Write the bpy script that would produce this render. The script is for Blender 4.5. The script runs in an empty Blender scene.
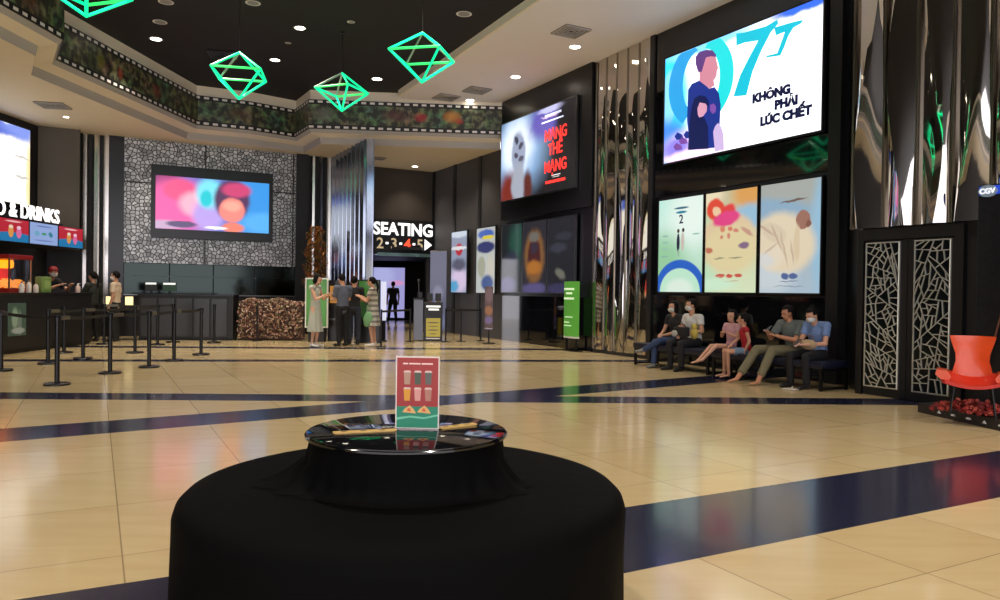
import bpy, bmesh, math, random
from mathutils import Vector, Matrix
PI = math.pi
SC = bpy.context.scene
COL = SC.collection
random.seed(7)

# ------------------------------------------------------------------ camera
CAM_H = 1.35
FOC = 751.0
PITCH = math.radians(-.61)
ROLL = .014
fw = Vector((0, math.cos(PITCH), math.sin(PITCH)))
r0 = Vector((1, 0, 0)); u0 = r0.cross(fw)
rt = r0 * math.cos(ROLL) + u0 * math.sin(ROLL)
up = -r0 * math.sin(ROLL) + u0 * math.cos(ROLL)
cd = bpy.data.cameras.new('camera'); cam = bpy.data.objects.new('camera', cd); COL.objects.link(cam)
cd.sensor_fit = 'HORIZONTAL'; cd.sensor_width = 36; cd.lens = FOC / 1000 * 36
cd.clip_start = .05; cd.clip_end = 200
M3 = Matrix((rt, up, -fw)).transposed()
cam.matrix_world = Matrix.Translation((0, 0, CAM_H)) @ M3.to_4x4()
SC.camera = cam

def at(x, y, z):                      # pixel -> point at height z
    d = fw * FOC + rt * (x - 500) + up * (300 - y)
    t = (z - CAM_H) / d.z
    return Vector((0, 0, CAM_H)) + d * t

# ------------------------------------------------------------------ exposure, world
SC.view_settings.view_transform = 'Standard'; SC.view_settings.look = 'None'
SC.view_settings.gamma = 1; SC.view_settings.use_curve_mapping = False
SC.view_settings.exposure = 0.0
w = bpy.data.worlds.new('world'); SC.world = w; w.use_nodes = True
w.node_tree.nodes['Background'].inputs[0].default_value = (.80, .78, .84, 1)
w.node_tree.nodes['Background'].inputs[1].default_value = 3.4

# lamps that stand for the downlights (those with a fitting sit just under it)
WARM = (1, .87, .70)
LAMP = 2.3
def spot(name, p, watt, col=WARM, ang=104, rad=.09):
    l = bpy.data.lights.new(name, 'SPOT'); l.energy = watt * LAMP; l.color = col
    l.spot_size = math.radians(ang); l.spot_blend = .8; l.shadow_soft_size = rad
    o = bpy.data.objects.new(name, l); o.location = p; COL.objects.link(o); return o

# ------------------------------------------------------------------ materials
def lin(c):
    return tuple((x / 12.92 if x <= .04045 else ((x + .055) / 1.055) ** 2.4) for x in (v / 255 for v in c))
MATS = {}
class NT:
    def __init__(s, name):
        s.m = bpy.data.materials.new(name); s.m.use_nodes = True; s.t = s.m.node_tree
        s.b = s.t.nodes['Principled BSDF']
    def n(s, typ, **k):
        x = s.t.nodes.new(typ)
        for a, v in k.items(): setattr(x, a, v)
        return x
    def l(s, a, b): s.t.links.new(a, b)
    def math(s, op, a, b=None, c=None, clamp=False):
        x = s.n('ShaderNodeMath', operation=op); x.use_clamp = clamp
        for i, v in enumerate((a, b, c)):
            if v is None: continue
            if isinstance(v, (int, float)): x.inputs[i].default_value = v
            else: s.l(v, x.inputs[i])
        return x.outputs[0]
    def mix(s, f, a, b):
        x = s.n('ShaderNodeMix', data_type='RGBA')
        for i, v in ((0, f), (6, a), (7, b)):
            if isinstance(v, (int, float)): x.inputs[i].default_value = v
            elif isinstance(v, tuple): x.inputs[i].default_value = (*v[:3], 1)
            else: s.l(v, x.inputs[i])
        return x.outputs[2]
def mat(name, col, rough=.5, metal=0, emit=0, spec=.5, coat=0, noise=0, nscale=20, bump=0, trans=0, ecol=None):
    if name in MATS: return MATS[name]
    N = NT(name); c = lin(col); b = N.b
    b.inputs['Base Color'].default_value = (*c, 1); b.inputs['Roughness'].default_value = rough
    b.inputs['Metallic'].default_value = metal; b.inputs['Specular IOR Level'].default_value = spec
    b.inputs['Coat Weight'].default_value = coat; b.inputs['Transmission Weight'].default_value = trans
    if emit:
        b.inputs['Emission Color'].default_value = (*lin(ecol or col), 1); b.inputs['Emission Strength'].default_value = emit
    if noise or bump:
        tc = N.n('ShaderNodeTexCoord'); nz = N.n('ShaderNodeTexNoise'); nz.inputs['Scale'].default_value = nscale
        nz.inputs['Detail'].default_value = 3
        N.l(tc.outputs['Object'], nz.inputs['Vector'])
        if noise:
            hi = tuple(min(1, x * (1 + noise)) for x in c); lo = tuple(x * (1 - noise) for x in c)
            N.l(N.mix(nz.outputs['Fac'], lo, hi), b.inputs['Base Color'])
        if bump:
            bp = N.n('ShaderNodeBump'); bp.inputs['Strength'].default_value = bump; bp.inputs['Distance'].default_value = .01
            N.l(nz.outputs['Fac'], bp.inputs['Height']); N.l(bp.outputs[0], b.inputs['Normal'])
    MATS[name] = N.m
    return N.m

def art(name, base, blobs, emit=1.0, base2=None, h=1.0, grain=0, gscale=6, rough=.25, z0=0.0):
    """a printed or lit picture: soft ellipses in the panel's own x/z metres.
    blob = (cx, cz, rx, rz, colour, softness, angle)"""
    N = NT(name); b = N.b
    tc = N.n('ShaderNodeTexCoord'); P = tc.outputs['Object']
    if grain:
        nz = N.n('ShaderNodeTexNoise'); nz.inputs['Scale'].default_value = gscale; nz.inputs['Detail'].default_value = 4
        N.l(P, nz.inputs['Vector'])
        va = N.n('ShaderNodeVectorMath', operation='SUBTRACT'); N.l(nz.outputs['Color'], va.inputs[0]); va.inputs[1].default_value = (.5, .5, .5)
        vs = N.n('ShaderNodeVectorMath', operation='SCALE'); N.l(va.outputs[0], vs.inputs[0]); vs.inputs['Scale'].default_value = grain
        vd = N.n('ShaderNodeVectorMath', operation='ADD'); N.l(P, vd.inputs[0]); N.l(vs.outputs[0], vd.inputs[1]); P = vd.outputs[0]
    if base2:
        sp = N.n('ShaderNodeSeparateXYZ'); N.l(P, sp.inputs[0])
        g = N.n('ShaderNodeMapRange'); N.l(sp.outputs[2], g.inputs[0]); g.inputs[1].default_value = z0; g.inputs[2].default_value = z0 + h
        c = N.mix(g.outputs[0], lin(base), lin(base2))
    else:
        c = N.mix(0.0, lin(base), lin(base))
    for (cx, cz, rx, rz, col, soft, ang) in blobs:
        mp = N.n('ShaderNodeMapping', vector_type='TEXTURE'); N.l(P, mp.inputs[0])
        mp.inputs[1].default_value = (cx, 0, cz); mp.inputs[2].default_value = (0, math.radians(ang), 0); mp.inputs[3].default_value = (rx, 1e4, rz)
        ln = N.n('ShaderNodeVectorMath', operation='LENGTH'); N.l(mp.outputs[0], ln.inputs[0])
        mr = N.n('ShaderNodeMapRange', interpolation_type='SMOOTHSTEP'); N.l(ln.outputs['Value'], mr.inputs[0])
        mr.inputs[1].default_value = 1 + soft * .5; mr.inputs[2].default_value = max(0, 1 - soft * .5); mr.inputs[3].default_value = 0; mr.inputs[4].default_value = 1
        c = N.mix(mr.outputs[0], c, lin(col))
    if emit:
        b.inputs['Base Color'].default_value = (.02, .02, .02, 1)
        N.l(c, b.inputs['Emission Color']); b.inputs['Emission Strength'].default_value = emit
    else:
        N.l(c, b.inputs['Base Color'])
    b.inputs['Roughness'].default_value = rough
    return N.m

# ------------------------------------------------------------------ mesh builder
class MB:
    def __init__(s): s.bm = bmesh.new(); s.mi = 0
    def _v(s, pts, M=None):
        return [s.bm.verts.new(M @ Vector(p) if M else p) for p in pts]
    def face(s, vs):
        try: f = s.bm.faces.new(vs); f.material_index = s.mi; return f
        except ValueError: return None
    def box(s, x0, x1, y0, y1, z0, z1, M=None, bev=0):
        v = s._v([(x, y, z) for x in (x0, x1) for y in (y0, y1) for z in (z0, z1)], M)
        fs = [s.face([v[i] for i in q]) for q in ((0, 1, 3, 2), (4, 6, 7, 5), (0, 4, 5, 1), (2, 3, 7, 6), (0, 2, 6, 4), (1, 5, 7, 3))]
        if bev:
            es = list({e for f in fs for e in f.edges})
            bmesh.ops.bevel(s.bm, geom=es, offset=bev, segments=2, profile=.6, affect='EDGES')
        return s
    def prism(s, poly, y0, y1, M=None):        # polygon in x/z, extruded along y
        a = s._v([(x, y0, z) for x, z in poly], M); b = s._v([(x, y1, z) for x, z in poly], M)
        s.face(a); s.face(b[::-1]); n = len(a)
        for i in range(n): s.face([a[i], b[i], b[(i + 1) % n], a[(i + 1) % n]])
        return s
    def slab(s, poly, z0, z1):                 # polygon in x/y (may be concave), extruded along z
        from mathutils.geometry import tessellate_polygon
        a = s._v([(x, y, z0) for x, y in poly]); b = s._v([(x, y, z1) for x, y in poly]); n = len(a)
        for t in tessellate_polygon([[Vector((x, y, 0)) for x, y in poly]]):
            s.face([a[i] for i in t]); s.face([b[i] for i in t[::-1]])
        for i in range(n): s.face([a[i], a[(i + 1) % n], b[(i + 1) % n], b[i]])
        return s
    def rings(s, rings, cap=True):
        R = [s._v(r) for r in rings]
        for a, b in zip(R, R[1:]):
            n = len(a)
            for i in range(n): s.face([a[i], a[(i + 1) % n], b[(i + 1) % n], b[i]])
        if cap: s.face(R[0][::-1]); s.face(R[-1])
        return s
    def lathe(s, prof, seg=32, c=(0, 0), wob=None, cap=True, sy=1):
        rs = []
        for r, z in prof:
            rs.append([(c[0] + (r + (wob(2 * PI * i / seg, z) if wob else 0)) * math.cos(2 * PI * i / seg),
                        c[1] + sy * (r + (wob(2 * PI * i / seg, z) if wob else 0)) * math.sin(2 * PI * i / seg), z) for i in range(seg)])
        return s.rings(rs, cap)
    def tube(s, p0, p1, r0, r1=None, seg=8, flat=1.0, side=None, dome=False):
        p0, p1 = Vector(p0), Vector(p1); r1 = r0 if r1 is None else r1
        d = (p1 - p0); L = d.length
        if L < 1e-6: d = Vector((0, 0, 1)); L = 1e-6
        d = d / L
        sd = Vector(side) if side else (Vector((1, 0, 0)) if abs(d.x) < .9 else Vector((0, 1, 0)))
        a = (sd - d * sd.dot(d)).normalized(); b = d.cross(a)
        st = [(p0, r0), (p1, r1)]
        if dome:
            st = [(p0 - d * r0 * math.sin(t), r0 * math.cos(t)) for t in (1.35, .9, .45)] + st + [(p1 + d * r1 * math.sin(t), r1 * math.cos(t)) for t in (.45, .9, 1.35)]
        rs = [[p + (a * math.cos(2 * PI * i / seg) + b * flat * math.sin(2 * PI * i / seg)) * r for i in range(seg)] for p, r in st]
        return s.rings(rs)
    def path(s, pts, r, seg=8):
        for a, b in zip(pts, pts[1:]): s.tube(a, b, r, r, seg, dome=True)
        return s
    def ball(s, c, rx, ry=None, rz=None, seg=16, M=None):
        ry = rx if ry is None else ry; rz = rx if rz is None else rz
        rs = []
        n = seg // 2
        for j in range(1, n):
            t = PI * j / n
            ring = [Vector((rx * math.sin(t) * math.cos(2 * PI * i / seg), ry * math.sin(t) * math.sin(2 * PI * i / seg), -rz * math.cos(t))) for i in range(seg)]
            rs.append([(M @ p if M else p) + Vector(c) for p in ring])
        return s.rings(rs)
    def mesh(s, name):
        bmesh.ops.recalc_face_normals(s.bm, faces=s.bm.faces)
        me = bpy.data.meshes.new(name); s.bm.to_mesh(me); s.bm.free(); return me
    def build(s, name, m, parent=None, loc=None, rz=0, smooth=False, label=None):
        me = s.mesh(name)
        for x in (m if isinstance(m, (list, tuple)) else [m]): me.materials.append(x)
        if smooth: shade(me)
        return link(name, me, parent, loc, rz, label)
def shade(me, ang=40):
    me.polygons.foreach_set('use_smooth', [True] * len(me.polygons))
    try: me.set_sharp_from_angle(angle=math.radians(ang))
    except Exception: pass
def link(name, me, parent=None, loc=None, rz=0, label=None):
    o = bpy.data.objects.new(name, me); COL.objects.link(o)
    if parent: o.parent = parent
    if loc is not None: o.location = loc
    if rz: o.rotation_euler.z = rz
    if label: o['label'] = label
    return o
def tag(o, label, cat, group=None):
    o['label'] = label; o['category'] = cat
    if group: o['group'] = group
    return o
def empty(name, loc, rz, label, cat, group=None):
    o = bpy.data.objects.new(name, None); COL.objects.link(o); o.location = loc; o.rotation_euler.z = rz
    o.empty_display_size = .1
    return tag(o, label, cat, group)
def struct(o): o['kind'] = 'structure'; return o
def copy_tree(o, parent=None):
    c = o.copy(); COL.objects.link(c)
    if parent: c.parent = parent
    for ch in list(o.children): copy_tree(ch, c)
    return c
def text(body, size, m, parent, x, z, y=0, depth=.01, align='CENTER', name='lettering', bold=0, font=None, shear=0, sx=1.0, rot=0):
    cu = bpy.data.curves.new('txt', 'FONT'); cu.body = body; cu.size = size; cu.extrude = depth / 2; cu.align_x = align
    cu.offset = bold; cu.shear = shear; cu.resolution_u = 3; cu.space_line = .85
    t = bpy.data.objects.new('txt', cu); COL.objects.link(t)
    dg = bpy.context.evaluated_depsgraph_get(); me = bpy.data.meshes.new_from_object(t.evaluated_get(dg))
    bpy.data.objects.remove(t); bpy.data.curves.remove(cu)
    # text plane x/y -> panel plane x/z facing -y
    me.transform(Matrix.Translation((x, y - depth / 2, z)) @ Matrix.Rotation(rot, 4, 'Y') @ Matrix.Rotation(PI / 2, 4, 'X') @ Matrix.Diagonal((sx, 1, 1, 1)))
    me.materials.clear(); me.materials.append(m)
    return link(name, me, parent)

class Frame:        # a wall seen from the room: x to the viewer's right, d out into the room
    def __init__(s, ox, oy, deg):
        s.o = Vector((ox, oy, 0)); s.a = math.radians(deg)
        s.x = Vector((math.cos(s.a), math.sin(s.a), 0)); s.y = Vector((-math.sin(s.a), math.cos(s.a), 0))
    def at(s, r, d=0, z=0): return s.o + s.x * r - s.y * d + Vector((0, 0, z))
    def rx(s, px, d=0):       # wall coordinate met by an image column
        k = (px - 500) / FOC; o = s.o - s.y * d
        return (k * o.y - o.x) / (s.x.x - k * s.x.y)
TH = 28.3
RW = Frame(5.2, 11.66, TH - 90)       # poster wall
DW = Frame(5.08, 10.55, TH - 90)      # door wall, standing forward of it
BW = Frame(-5.9, 22.9, TH)            # wall with the patterned cladding
LW = Frame(-11.85, 0, 90)             # concession wall
HW = Frame(-2.29, 25.8, TH)           # back wall of the hall

M_cream = mat('cream_plaster', (236, 226, 206), .7, noise=.03, nscale=3)
M_shade = mat('grey_paint_and_shade', (172, 168, 164), .7)  # grey of the vent louvres; also shade painted onto the bulkhead steps
M_black = mat('black_paint', (17, 17, 20), .45, noise=.15, nscale=4)
M_dceil = mat('dark_ceiling_paint', (22, 22, 28), .75, noise=.06, nscale=2)
M_gloss = mat('black_glass', (10, 11, 18), .05, spec=.7)
M_satin = mat('black_satin', (12, 13, 18), .28, noise=.15, nscale=5)
M_char = mat('charcoal_panel', (72, 70, 72), .55, noise=.06, nscale=3)
M_dwall = mat('dark_wall', (27, 26, 29), .6, noise=.08, nscale=3)
M_mirror = mat('chrome_mirror', (205, 200, 192), .035, metal=1)
M_alu = mat('brushed_metal', (150, 142, 130), .3, metal=1)
M_white = mat('white_plastic', (235, 235, 235), .4)
M_glow = mat('white_letter_light', (255, 255, 255), .4, emit=1.15)
M_steel = mat('steel', (120, 120, 122), .3, metal=1)
M_black_metal = mat('black_metal', (18, 18, 19), .35, metal=.4)

# ------------------------------------------------------------------ floor
def floor_material():
    N = NT('marble_floor'); b = N.b
    tc = N.n('ShaderNodeTexCoord'); sp = N.n('ShaderNodeSeparateXYZ'); N.l(tc.outputs['Object'], sp.inputs[0])
    X, Y = sp.outputs[0], sp.outputs[1]
    def lc(ax, ay, c):
        return N.math('ADD', N.math('MULTIPLY_ADD', X, ax, N.math('MULTIPLY', Y, ay)), c)
    ca, sa = math.cos(math.radians(TH)), math.sin(math.radians(TH))
    # large cream tiles
    U = N.math('DIVIDE', lc(ca, sa, -.127), .868); V = N.math('DIVIDE', lc(-sa, ca, -4.2), .985)
    def joint(t, w):
        f = N.math('FRACT', t); d = N.math('MINIMUM', f, N.math('SUBTRACT', 1, f)); return N.math('LESS_THAN', d, w)
    J = N.math('MAXIMUM', joint(U, .0045), joint(V, .0035))
    cell = N.n('ShaderNodeCombineXYZ'); N.l(N.math('FLOOR', U), cell.inputs[0]); N.l(N.math('FLOOR', V), cell.inputs[1])
    wn = N.n('ShaderNodeTexWhiteNoise'); N.l(cell.outputs[0], wn.inputs['Vector'])
    # veins run along the tile
    mp = N.n('ShaderNodeMapping'); N.l(tc.outputs['Object'], mp.inputs[0]); mp.inputs[2].default_value = (0, 0, math.radians(-TH)); mp.inputs[3].default_value = (.7, 5, 1)
    vo = N.n('ShaderNodeVectorMath', operation='MULTIPLY_ADD'); N.l(wn.outputs['Color'], vo.inputs[0]); vo.inputs[1].default_value = (7, 7, 7); N.l(mp.outputs[0], vo.inputs[2])
    nz = N.n('ShaderNodeTexNoise'); N.l(vo.outputs[0], nz.inputs['Vector']); nz.inputs['Scale'].default_value = 1.6; nz.inputs['Detail'].default_value = 6; nz.inputs['Roughness'].default_value = .62
    t = N.math('ADD', N.math('MULTIPLY', nz.outputs['Fac'], .7), N.math('MULTIPLY', wn.outputs['Value'], .3))
    c = N.mix(t, lin((194, 168, 118)), lin((220, 202, 162)))
    c = N.mix(N.math('MULTIPLY', J, .55), c, lin((92, 72, 46)))
    # dark granite bands, each between two straight edges (a x + b y in [c0, c1])
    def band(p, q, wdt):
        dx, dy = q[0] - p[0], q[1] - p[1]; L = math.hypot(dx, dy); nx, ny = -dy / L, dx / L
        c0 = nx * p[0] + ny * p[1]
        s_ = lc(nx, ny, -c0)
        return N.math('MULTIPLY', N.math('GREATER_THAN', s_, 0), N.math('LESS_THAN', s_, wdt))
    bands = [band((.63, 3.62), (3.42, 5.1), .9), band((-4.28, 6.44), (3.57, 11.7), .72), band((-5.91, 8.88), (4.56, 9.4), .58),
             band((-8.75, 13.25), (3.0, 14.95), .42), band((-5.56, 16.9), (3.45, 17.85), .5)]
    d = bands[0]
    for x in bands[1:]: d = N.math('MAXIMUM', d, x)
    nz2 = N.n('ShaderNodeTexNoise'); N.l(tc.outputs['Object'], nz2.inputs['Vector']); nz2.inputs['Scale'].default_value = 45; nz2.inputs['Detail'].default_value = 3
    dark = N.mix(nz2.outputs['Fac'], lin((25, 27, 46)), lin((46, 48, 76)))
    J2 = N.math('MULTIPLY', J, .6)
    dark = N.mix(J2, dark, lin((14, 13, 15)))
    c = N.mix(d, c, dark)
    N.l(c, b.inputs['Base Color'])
    rr = N.math('MULTIPLY_ADD', nz.outputs['Fac'], .08, .12)
    N.l(rr, b.inputs['Roughness']); b.inputs['Specular IOR Level'].default_value = .5; b.inputs['Coat Weight'].default_value = .12; b.inputs['Coat Roughness'].default_value = .06
    bp = N.n('ShaderNodeBump'); bp.inputs['Strength'].default_value = .05; bp.inputs['Distance'].default_value = .003
    nz3 = N.n('ShaderNodeTexNoise'); N.l(tc.outputs['Object'], nz3.inputs['Vector']); nz3.inputs['Scale'].default_value = 2.5
    N.l(nz3.outputs['Fac'], bp.inputs['Height']); N.l(bp.outputs[0], b.inputs['Normal']); N.l(bp.outputs[0], b.inputs['Coat Normal'])
    return N.m
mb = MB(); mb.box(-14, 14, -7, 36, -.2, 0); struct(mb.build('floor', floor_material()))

# ------------------------------------------------------------------ ceilings and the stepped bulkhead
FP = [(-7.92, -7), (-7.9, 13.49), (-8.72, 14.68), (-8.26, 20.35), (-7.01, 20.95), (-6.01, 21.84), (-5.29, 20.62), (-.02, 21.1)]
def offset(path, d):     # to the left of the walking direction
    out = []
    for i, p in enumerate(path):
        p = Vector(p); ns = []
        if i > 0: e = p - Vector(path[i - 1]); ns.append(Vector((-e.y, e.x)).normalized())
        if i < len(path) - 1: e = Vector(path[i + 1]) - p; ns.append(Vector((-e.y, e.x)).normalized())
        if len(ns) == 1: q = p + ns[0] * d
        else:
            m = (ns[0] + ns[1]).normalized(); q = p + m * (d / max(.4, m.dot(ns[0])))
        out.append((q.x, q.y))
    return out
def ribbon(mb, pa, za, pb, zb):
    a = [mb.bm.verts.new((x, y, za)) for x, y in pa]; b = [mb.bm.verts.new((x, y, zb)) for x, y in pb]
    for i in range(len(a) - 1): mb.face([a[i], a[i + 1], b[i + 1], b[i]])
SOF = 5.42
p0, p1, p2, p3 = FP, offset(FP, .06), offset(FP, .36), offset(FP, .40)
back = [(.25, 30), (-14, 30), (-14, -7)]
mb = MB(); mb.slab(p3 + back, SOF, SOF + .08)
struct(mb.build('ceiling', mat('soffit_plaster', (238, 224, 196), .7, noise=.03, nscale=3)))
mb = MB(); ribbon(mb, p0, 5.75, p1, 5.66); ribbon(mb, p2, 5.60, p3, SOF)
struct(mb.build('trim_1', M_shade))  # shade on the step faces is put into this grey
mb = MB(); ribbon(mb, p1, 5.66, p2, 5.60)
pk = offset(FP, .02); ribbon(mb, pk, 5.75, pk, 6.83)
struct(mb.build('trim_2', M_cream))
# film strip banner along the bulkhead
def film_material():
    N = NT('film_strip_print'); b = N.b
    uv = N.n('ShaderNodeUVMap'); sp = N.n('ShaderNodeSeparateXYZ'); N.l(uv.outputs[0], sp.inputs[0]); u_, v_ = sp.outputs[0], sp.outputs[1]
    f = N.math('FRACT', N.math('DIVIDE', u_, .235)); hole = N.math('MULTIPLY', N.math('GREATER_THAN', f, .2), N.math('LESS_THAN', f, .76))
    vv = N.math('ABSOLUTE', N.math('SUBTRACT', v_, .4)); rowm = N.math('MULTIPLY', N.math('GREATER_THAN', vv, .315), N.math('LESS_THAN', vv, .372))
    hole = N.math('MULTIPLY', hole, rowm)
    pic = N.math('LESS_THAN', vv, .27)
    mp = N.n('ShaderNodeMapping'); N.l(uv.outputs[0], mp.inputs[0]); mp.inputs[3].default_value = (1.6, 1.5, 1)
    def nz(sc, off, det=5):
        x = N.n('ShaderNodeTexNoise'); x.inputs['Scale'].default_value = sc; x.inputs['Detail'].default_value = det
        o = N.n('ShaderNodeVectorMath', operation='ADD'); N.l(mp.outputs[0], o.inputs[0]); o.inputs[1].default_value = off; N.l(o.outputs[0], x.inputs['Vector']); return x.outputs['Fac']
    h_ = N.math('MULTIPLY_ADD', nz(.8, (3, 1, 0), 2), 1.0, -.28); s_ = N.math('MULTIPLY', nz(3.5, (0, 9, 2)), 1.15)
    br = N.n('ShaderNodeMapRange'); N.l(nz(3.4, (5, 5, 5), 7), br.inputs[0]); br.inputs[1].default_value = .44; br.inputs[2].default_value = .78; br.inputs[3].default_value = .012; br.inputs[4].default_value = .62
    hs = N.n('ShaderNodeCombineColor', mode='HSV'); N.l(h_, hs.inputs[0]); N.l(s_, hs.inputs[1]); N.l(br.outputs[0], hs.inputs[2])
    dkc = N.mix(.42, hs.outputs[0], (.05, .05, .042))
    # brighter stretch with a red star-like burst and an orange glow at the far right end
    def spotm(cu, cv, ru, rv):
        a = N.math('DIVIDE', N.math('SUBTRACT', u_, cu), ru); bb = N.math('DIVIDE', N.math('SUBTRACT', v_, cv), rv)
        r2 = N.math('ADD', N.math('MULTIPLY', a, a), N.math('MULTIPLY', bb, bb)); return N.math('SUBTRACT', 1, r2, clamp=True)
    c = dkc
    for cu, cv, ru, rv, col in FILM_SPOTS: c = N.mix(N.math('MULTIPLY', spotm(cu, cv, ru, rv), .75), c, lin(col))
    c = N.mix(pic, (.012, .012, .014), c); c = N.mix(hole, c, lin((236, 232, 228)))
    N.l(c, b.inputs['Base Color']); b.inputs['Roughness'].default_value = .4
    return N.m
LEN = [0]
for a, b_ in zip(FP, FP[1:]): LEN.append(LEN[-1] + math.dist(a, b_))
e0 = LEN[-2]
FILM_SPOTS = [(e0 + 3.05, .4, .22, .16, (190, 40, 50)), (e0 + 3.9, .45, .3, .2, (225, 150, 60)), (e0 + 4.1, .33, .14, .1, (190, 50, 40)), (e0 + 2.3, .42, .4, .2, (95, 45, 50)),
              (e0 + .4, .4, .35, .22, (120, 120, 110)), (LEN[2] + 3.6, .35, .25, .2, (120, 40, 35)), (LEN[2] + 1.4, .42, .18, .2, (110, 110, 30)), (LEN[2] + 2.1, .35, .12, .15, (170, 80, 60)),
              (LEN[1] - 1.2, .4, .5, .2, (120, 90, 50)), (LEN[4] - .3, .4, .4, .2, (85, 60, 35))]
FZ0, FZ1 = 5.75, 6.55
me_b = bmesh.new(); uvl = me_b.loops.layers.uv.new('UVMap')
pf, pb = offset(FP, -.03), offset(FP, .01)
def quad(ps, uvs):
    f = me_b.faces.new([me_b.verts.new(p) for p in ps])
    for lp, uv in zip(f.loops, uvs): lp[uvl].uv = uv
for i in range(len(FP) - 1):
    (xa, ya), (xb, yb) = pf[i], pf[i + 1]; (xc, yc), (xd, yd) = pb[i], pb[i + 1]
    quad([(xa, ya, FZ0), (xb, yb, FZ0), (xb, yb, FZ1), (xa, ya, FZ1)], [(LEN[i], 0), (LEN[i + 1], 0), (LEN[i + 1], .8), (LEN[i], .8)])
    quad([(xa, ya, FZ0), (xc, yc, FZ0), (xd, yd, FZ0), (xb, yb, FZ0)], [(0, 0)] * 4)
    quad([(xa, ya, FZ1), (xb, yb, FZ1), (xd, yd, FZ1), (xc, yc, FZ1)], [(0, 0)] * 4)
    quad([(xc, yc, FZ0), (xc, yc, FZ1), (xd, yd, FZ1), (xd, yd, FZ0)], [(0, 0)] * 4)
me = bpy.data.meshes.new('film_strip_banner'); bmesh.ops.remove_doubles(me_b, verts=me_b.verts, dist=1e-4); me_b.to_mesh(me); me_b.free(); me.materials.append(film_material())
tag(link('film_strip_banner', me), 'long film strip banner with dim movie pictures and white sprocket holes on the ceiling bulkhead', 'banner')

# white ceiling on the poster side, dark raised ceiling over the middle
WZ = 6.65
WP = [(11.1, -7), (-2.82, 20.6), (-2.85, 21.35), (.3, 21.75), (5, 20), (14, 3), (14, -7)]
mb = MB(); mb.slab(WP, WZ, WZ + .06); struct(mb.build('ceiling', mat('white_ceiling', (236, 232, 234), .7, noise=.02, nscale=2)))
mb = MB(); e = Vector((-2.82 - 11.1, 20.6 + 7)).normalized(); nn = Vector((-e.y, e.x)) * .05
mb.slab([(11.1, -7), (-2.82, 20.6), (-2.82 + nn.x, 20.6 + nn.y), (11.1 + nn.x, -7 + nn.y)], WZ, 6.83); struct(mb.build('trim_3', M_cream))
mb = MB(); mb.box(-11, 13, -7, 23, 6.82, 6.92); struct(mb.build('ceiling', M_dceil))
# ------------------------------------------------------------------ walls
def wallbox(name, F, r0, r1, d0, d1, z0, z1, m, kind=True):
    mb = MB(); mb.box(r0, r1, -d1, -d0, z0, z1); o = mb.build(name, m, None, F.o.copy(), F.a)
    if kind: struct(o)
    return o
wallbox('wall_left', LW, -7, 19.6, -.2, 0, 0, SOF, M_dwall)
wallbox('wall_back', BW, -6.9, 1.2, -.2, 0, 0, SOF, M_dwall)
wallbox('wall_right', RW, -4.35, .3, -.2, 0, 0, WZ, M_satin)
wallbox('wall_right', RW, -6.5, -4.35, -.2, 0, 0, WZ, M_char)
wallbox('wall_right', RW, -10.7, -6.5, -.2, 0, 0, WZ, M_satin)
wallbox('wall_right', RW, -16.2, -10.7, -.25, -.05, 0, SOF, M_char)
wallbox('wall_right', DW, .0, 18, -.2, 0, 0, WZ, M_dwall)
# diagonal return between the poster wall and the doors
a = RW.at(.2, 0); b = DW.at(.0, 0)
mb = MB(); dd = (b - a).normalized(); nn = Vector((-dd.y, dd.x, 0)) * .12
mb.slab([(a.x, a.y), (b.x, b.y), (b.x + nn.x, b.y + nn.y), (a.x + nn.x, a.y + nn.y)], 0, WZ); struct(mb.build('wall_right', M_satin))
# black cladding frame round the big screen and the narrow black pilaster at the film end
wallbox('trim_5', RW, -10.75, -6.42, 0, .14, 2.0 + 1.35, WZ, M_satin)
wallbox('trim_6', RW, -10.75, -6.42, 0, .05, 0, 1.25, M_gloss)
wallbox('trim_7', RW, -4.3, -.1, 0, .06, 3.32, WZ, M_gloss)
wallbox('trim_8', RW, -4.3, .1, 0, .06, 0.05, 1.33, M_gloss)
wallbox('trim_9', RW, -.1, .12, 0, .1, 0, WZ, M_black)
wallbox('trim_10', RW, -4.42, -4.28, 0, .1, 0, WZ, M_black)
# black gaps between the grey panels of the passage
for k, r in enumerate((-14.2, -12.4, -15.9)): wallbox('trim_%d' % (11 + k), RW, r - .09, r + .09, -.06, -.02, 0, SOF, M_black)
# hall back wall with the doorway to the auditoriums
hl = HW.rx(372); hr = HW.rx(429)
wallbox('wall_hall', HW, hl - 1.5, hr + .3, -.2, 0, 2.55, SOF, mat('hall_wall', (66, 58, 52), .7))
wallbox('wall_hall', HW, hr - .02, hr + .6, -.2, 0, 0, 2.55, M_char)
# passage beyond the doorway
xL, xR = -6.1, -2.62
mb = MB(); mb.box(xL - .1, xL, 25.2, 35, 0, 3); mb.box(xR, xR + .1, 26.2, 35, 0, 3); mb.box(xL, xR, 34.9, 35, 0, 3); mb.box(xL, xR, 24.9, 35, 2.7, 2.8)
struct(mb.build('wall_passage', M_dwall))
# column clad in narrow mirror fins, between the counter wall and the hall
FA, FB = Vector((-3.62, 20.28, 0)), Vector((-5.22, 23.27, 0))
fd = (FB - FA).normalized(); fn = Vector((fd.y, -fd.x, 0))
fang = math.atan2(-fd.y, -fd.x)          # viewer's right runs from FB to FA
FF = Frame(FB.x, FB.y, math.degrees(fang)); FL = (FB - FA).length
wallbox('wall_column', FF, 0, FL, -.16, -.01, 0, SOF, M_black)

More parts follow.
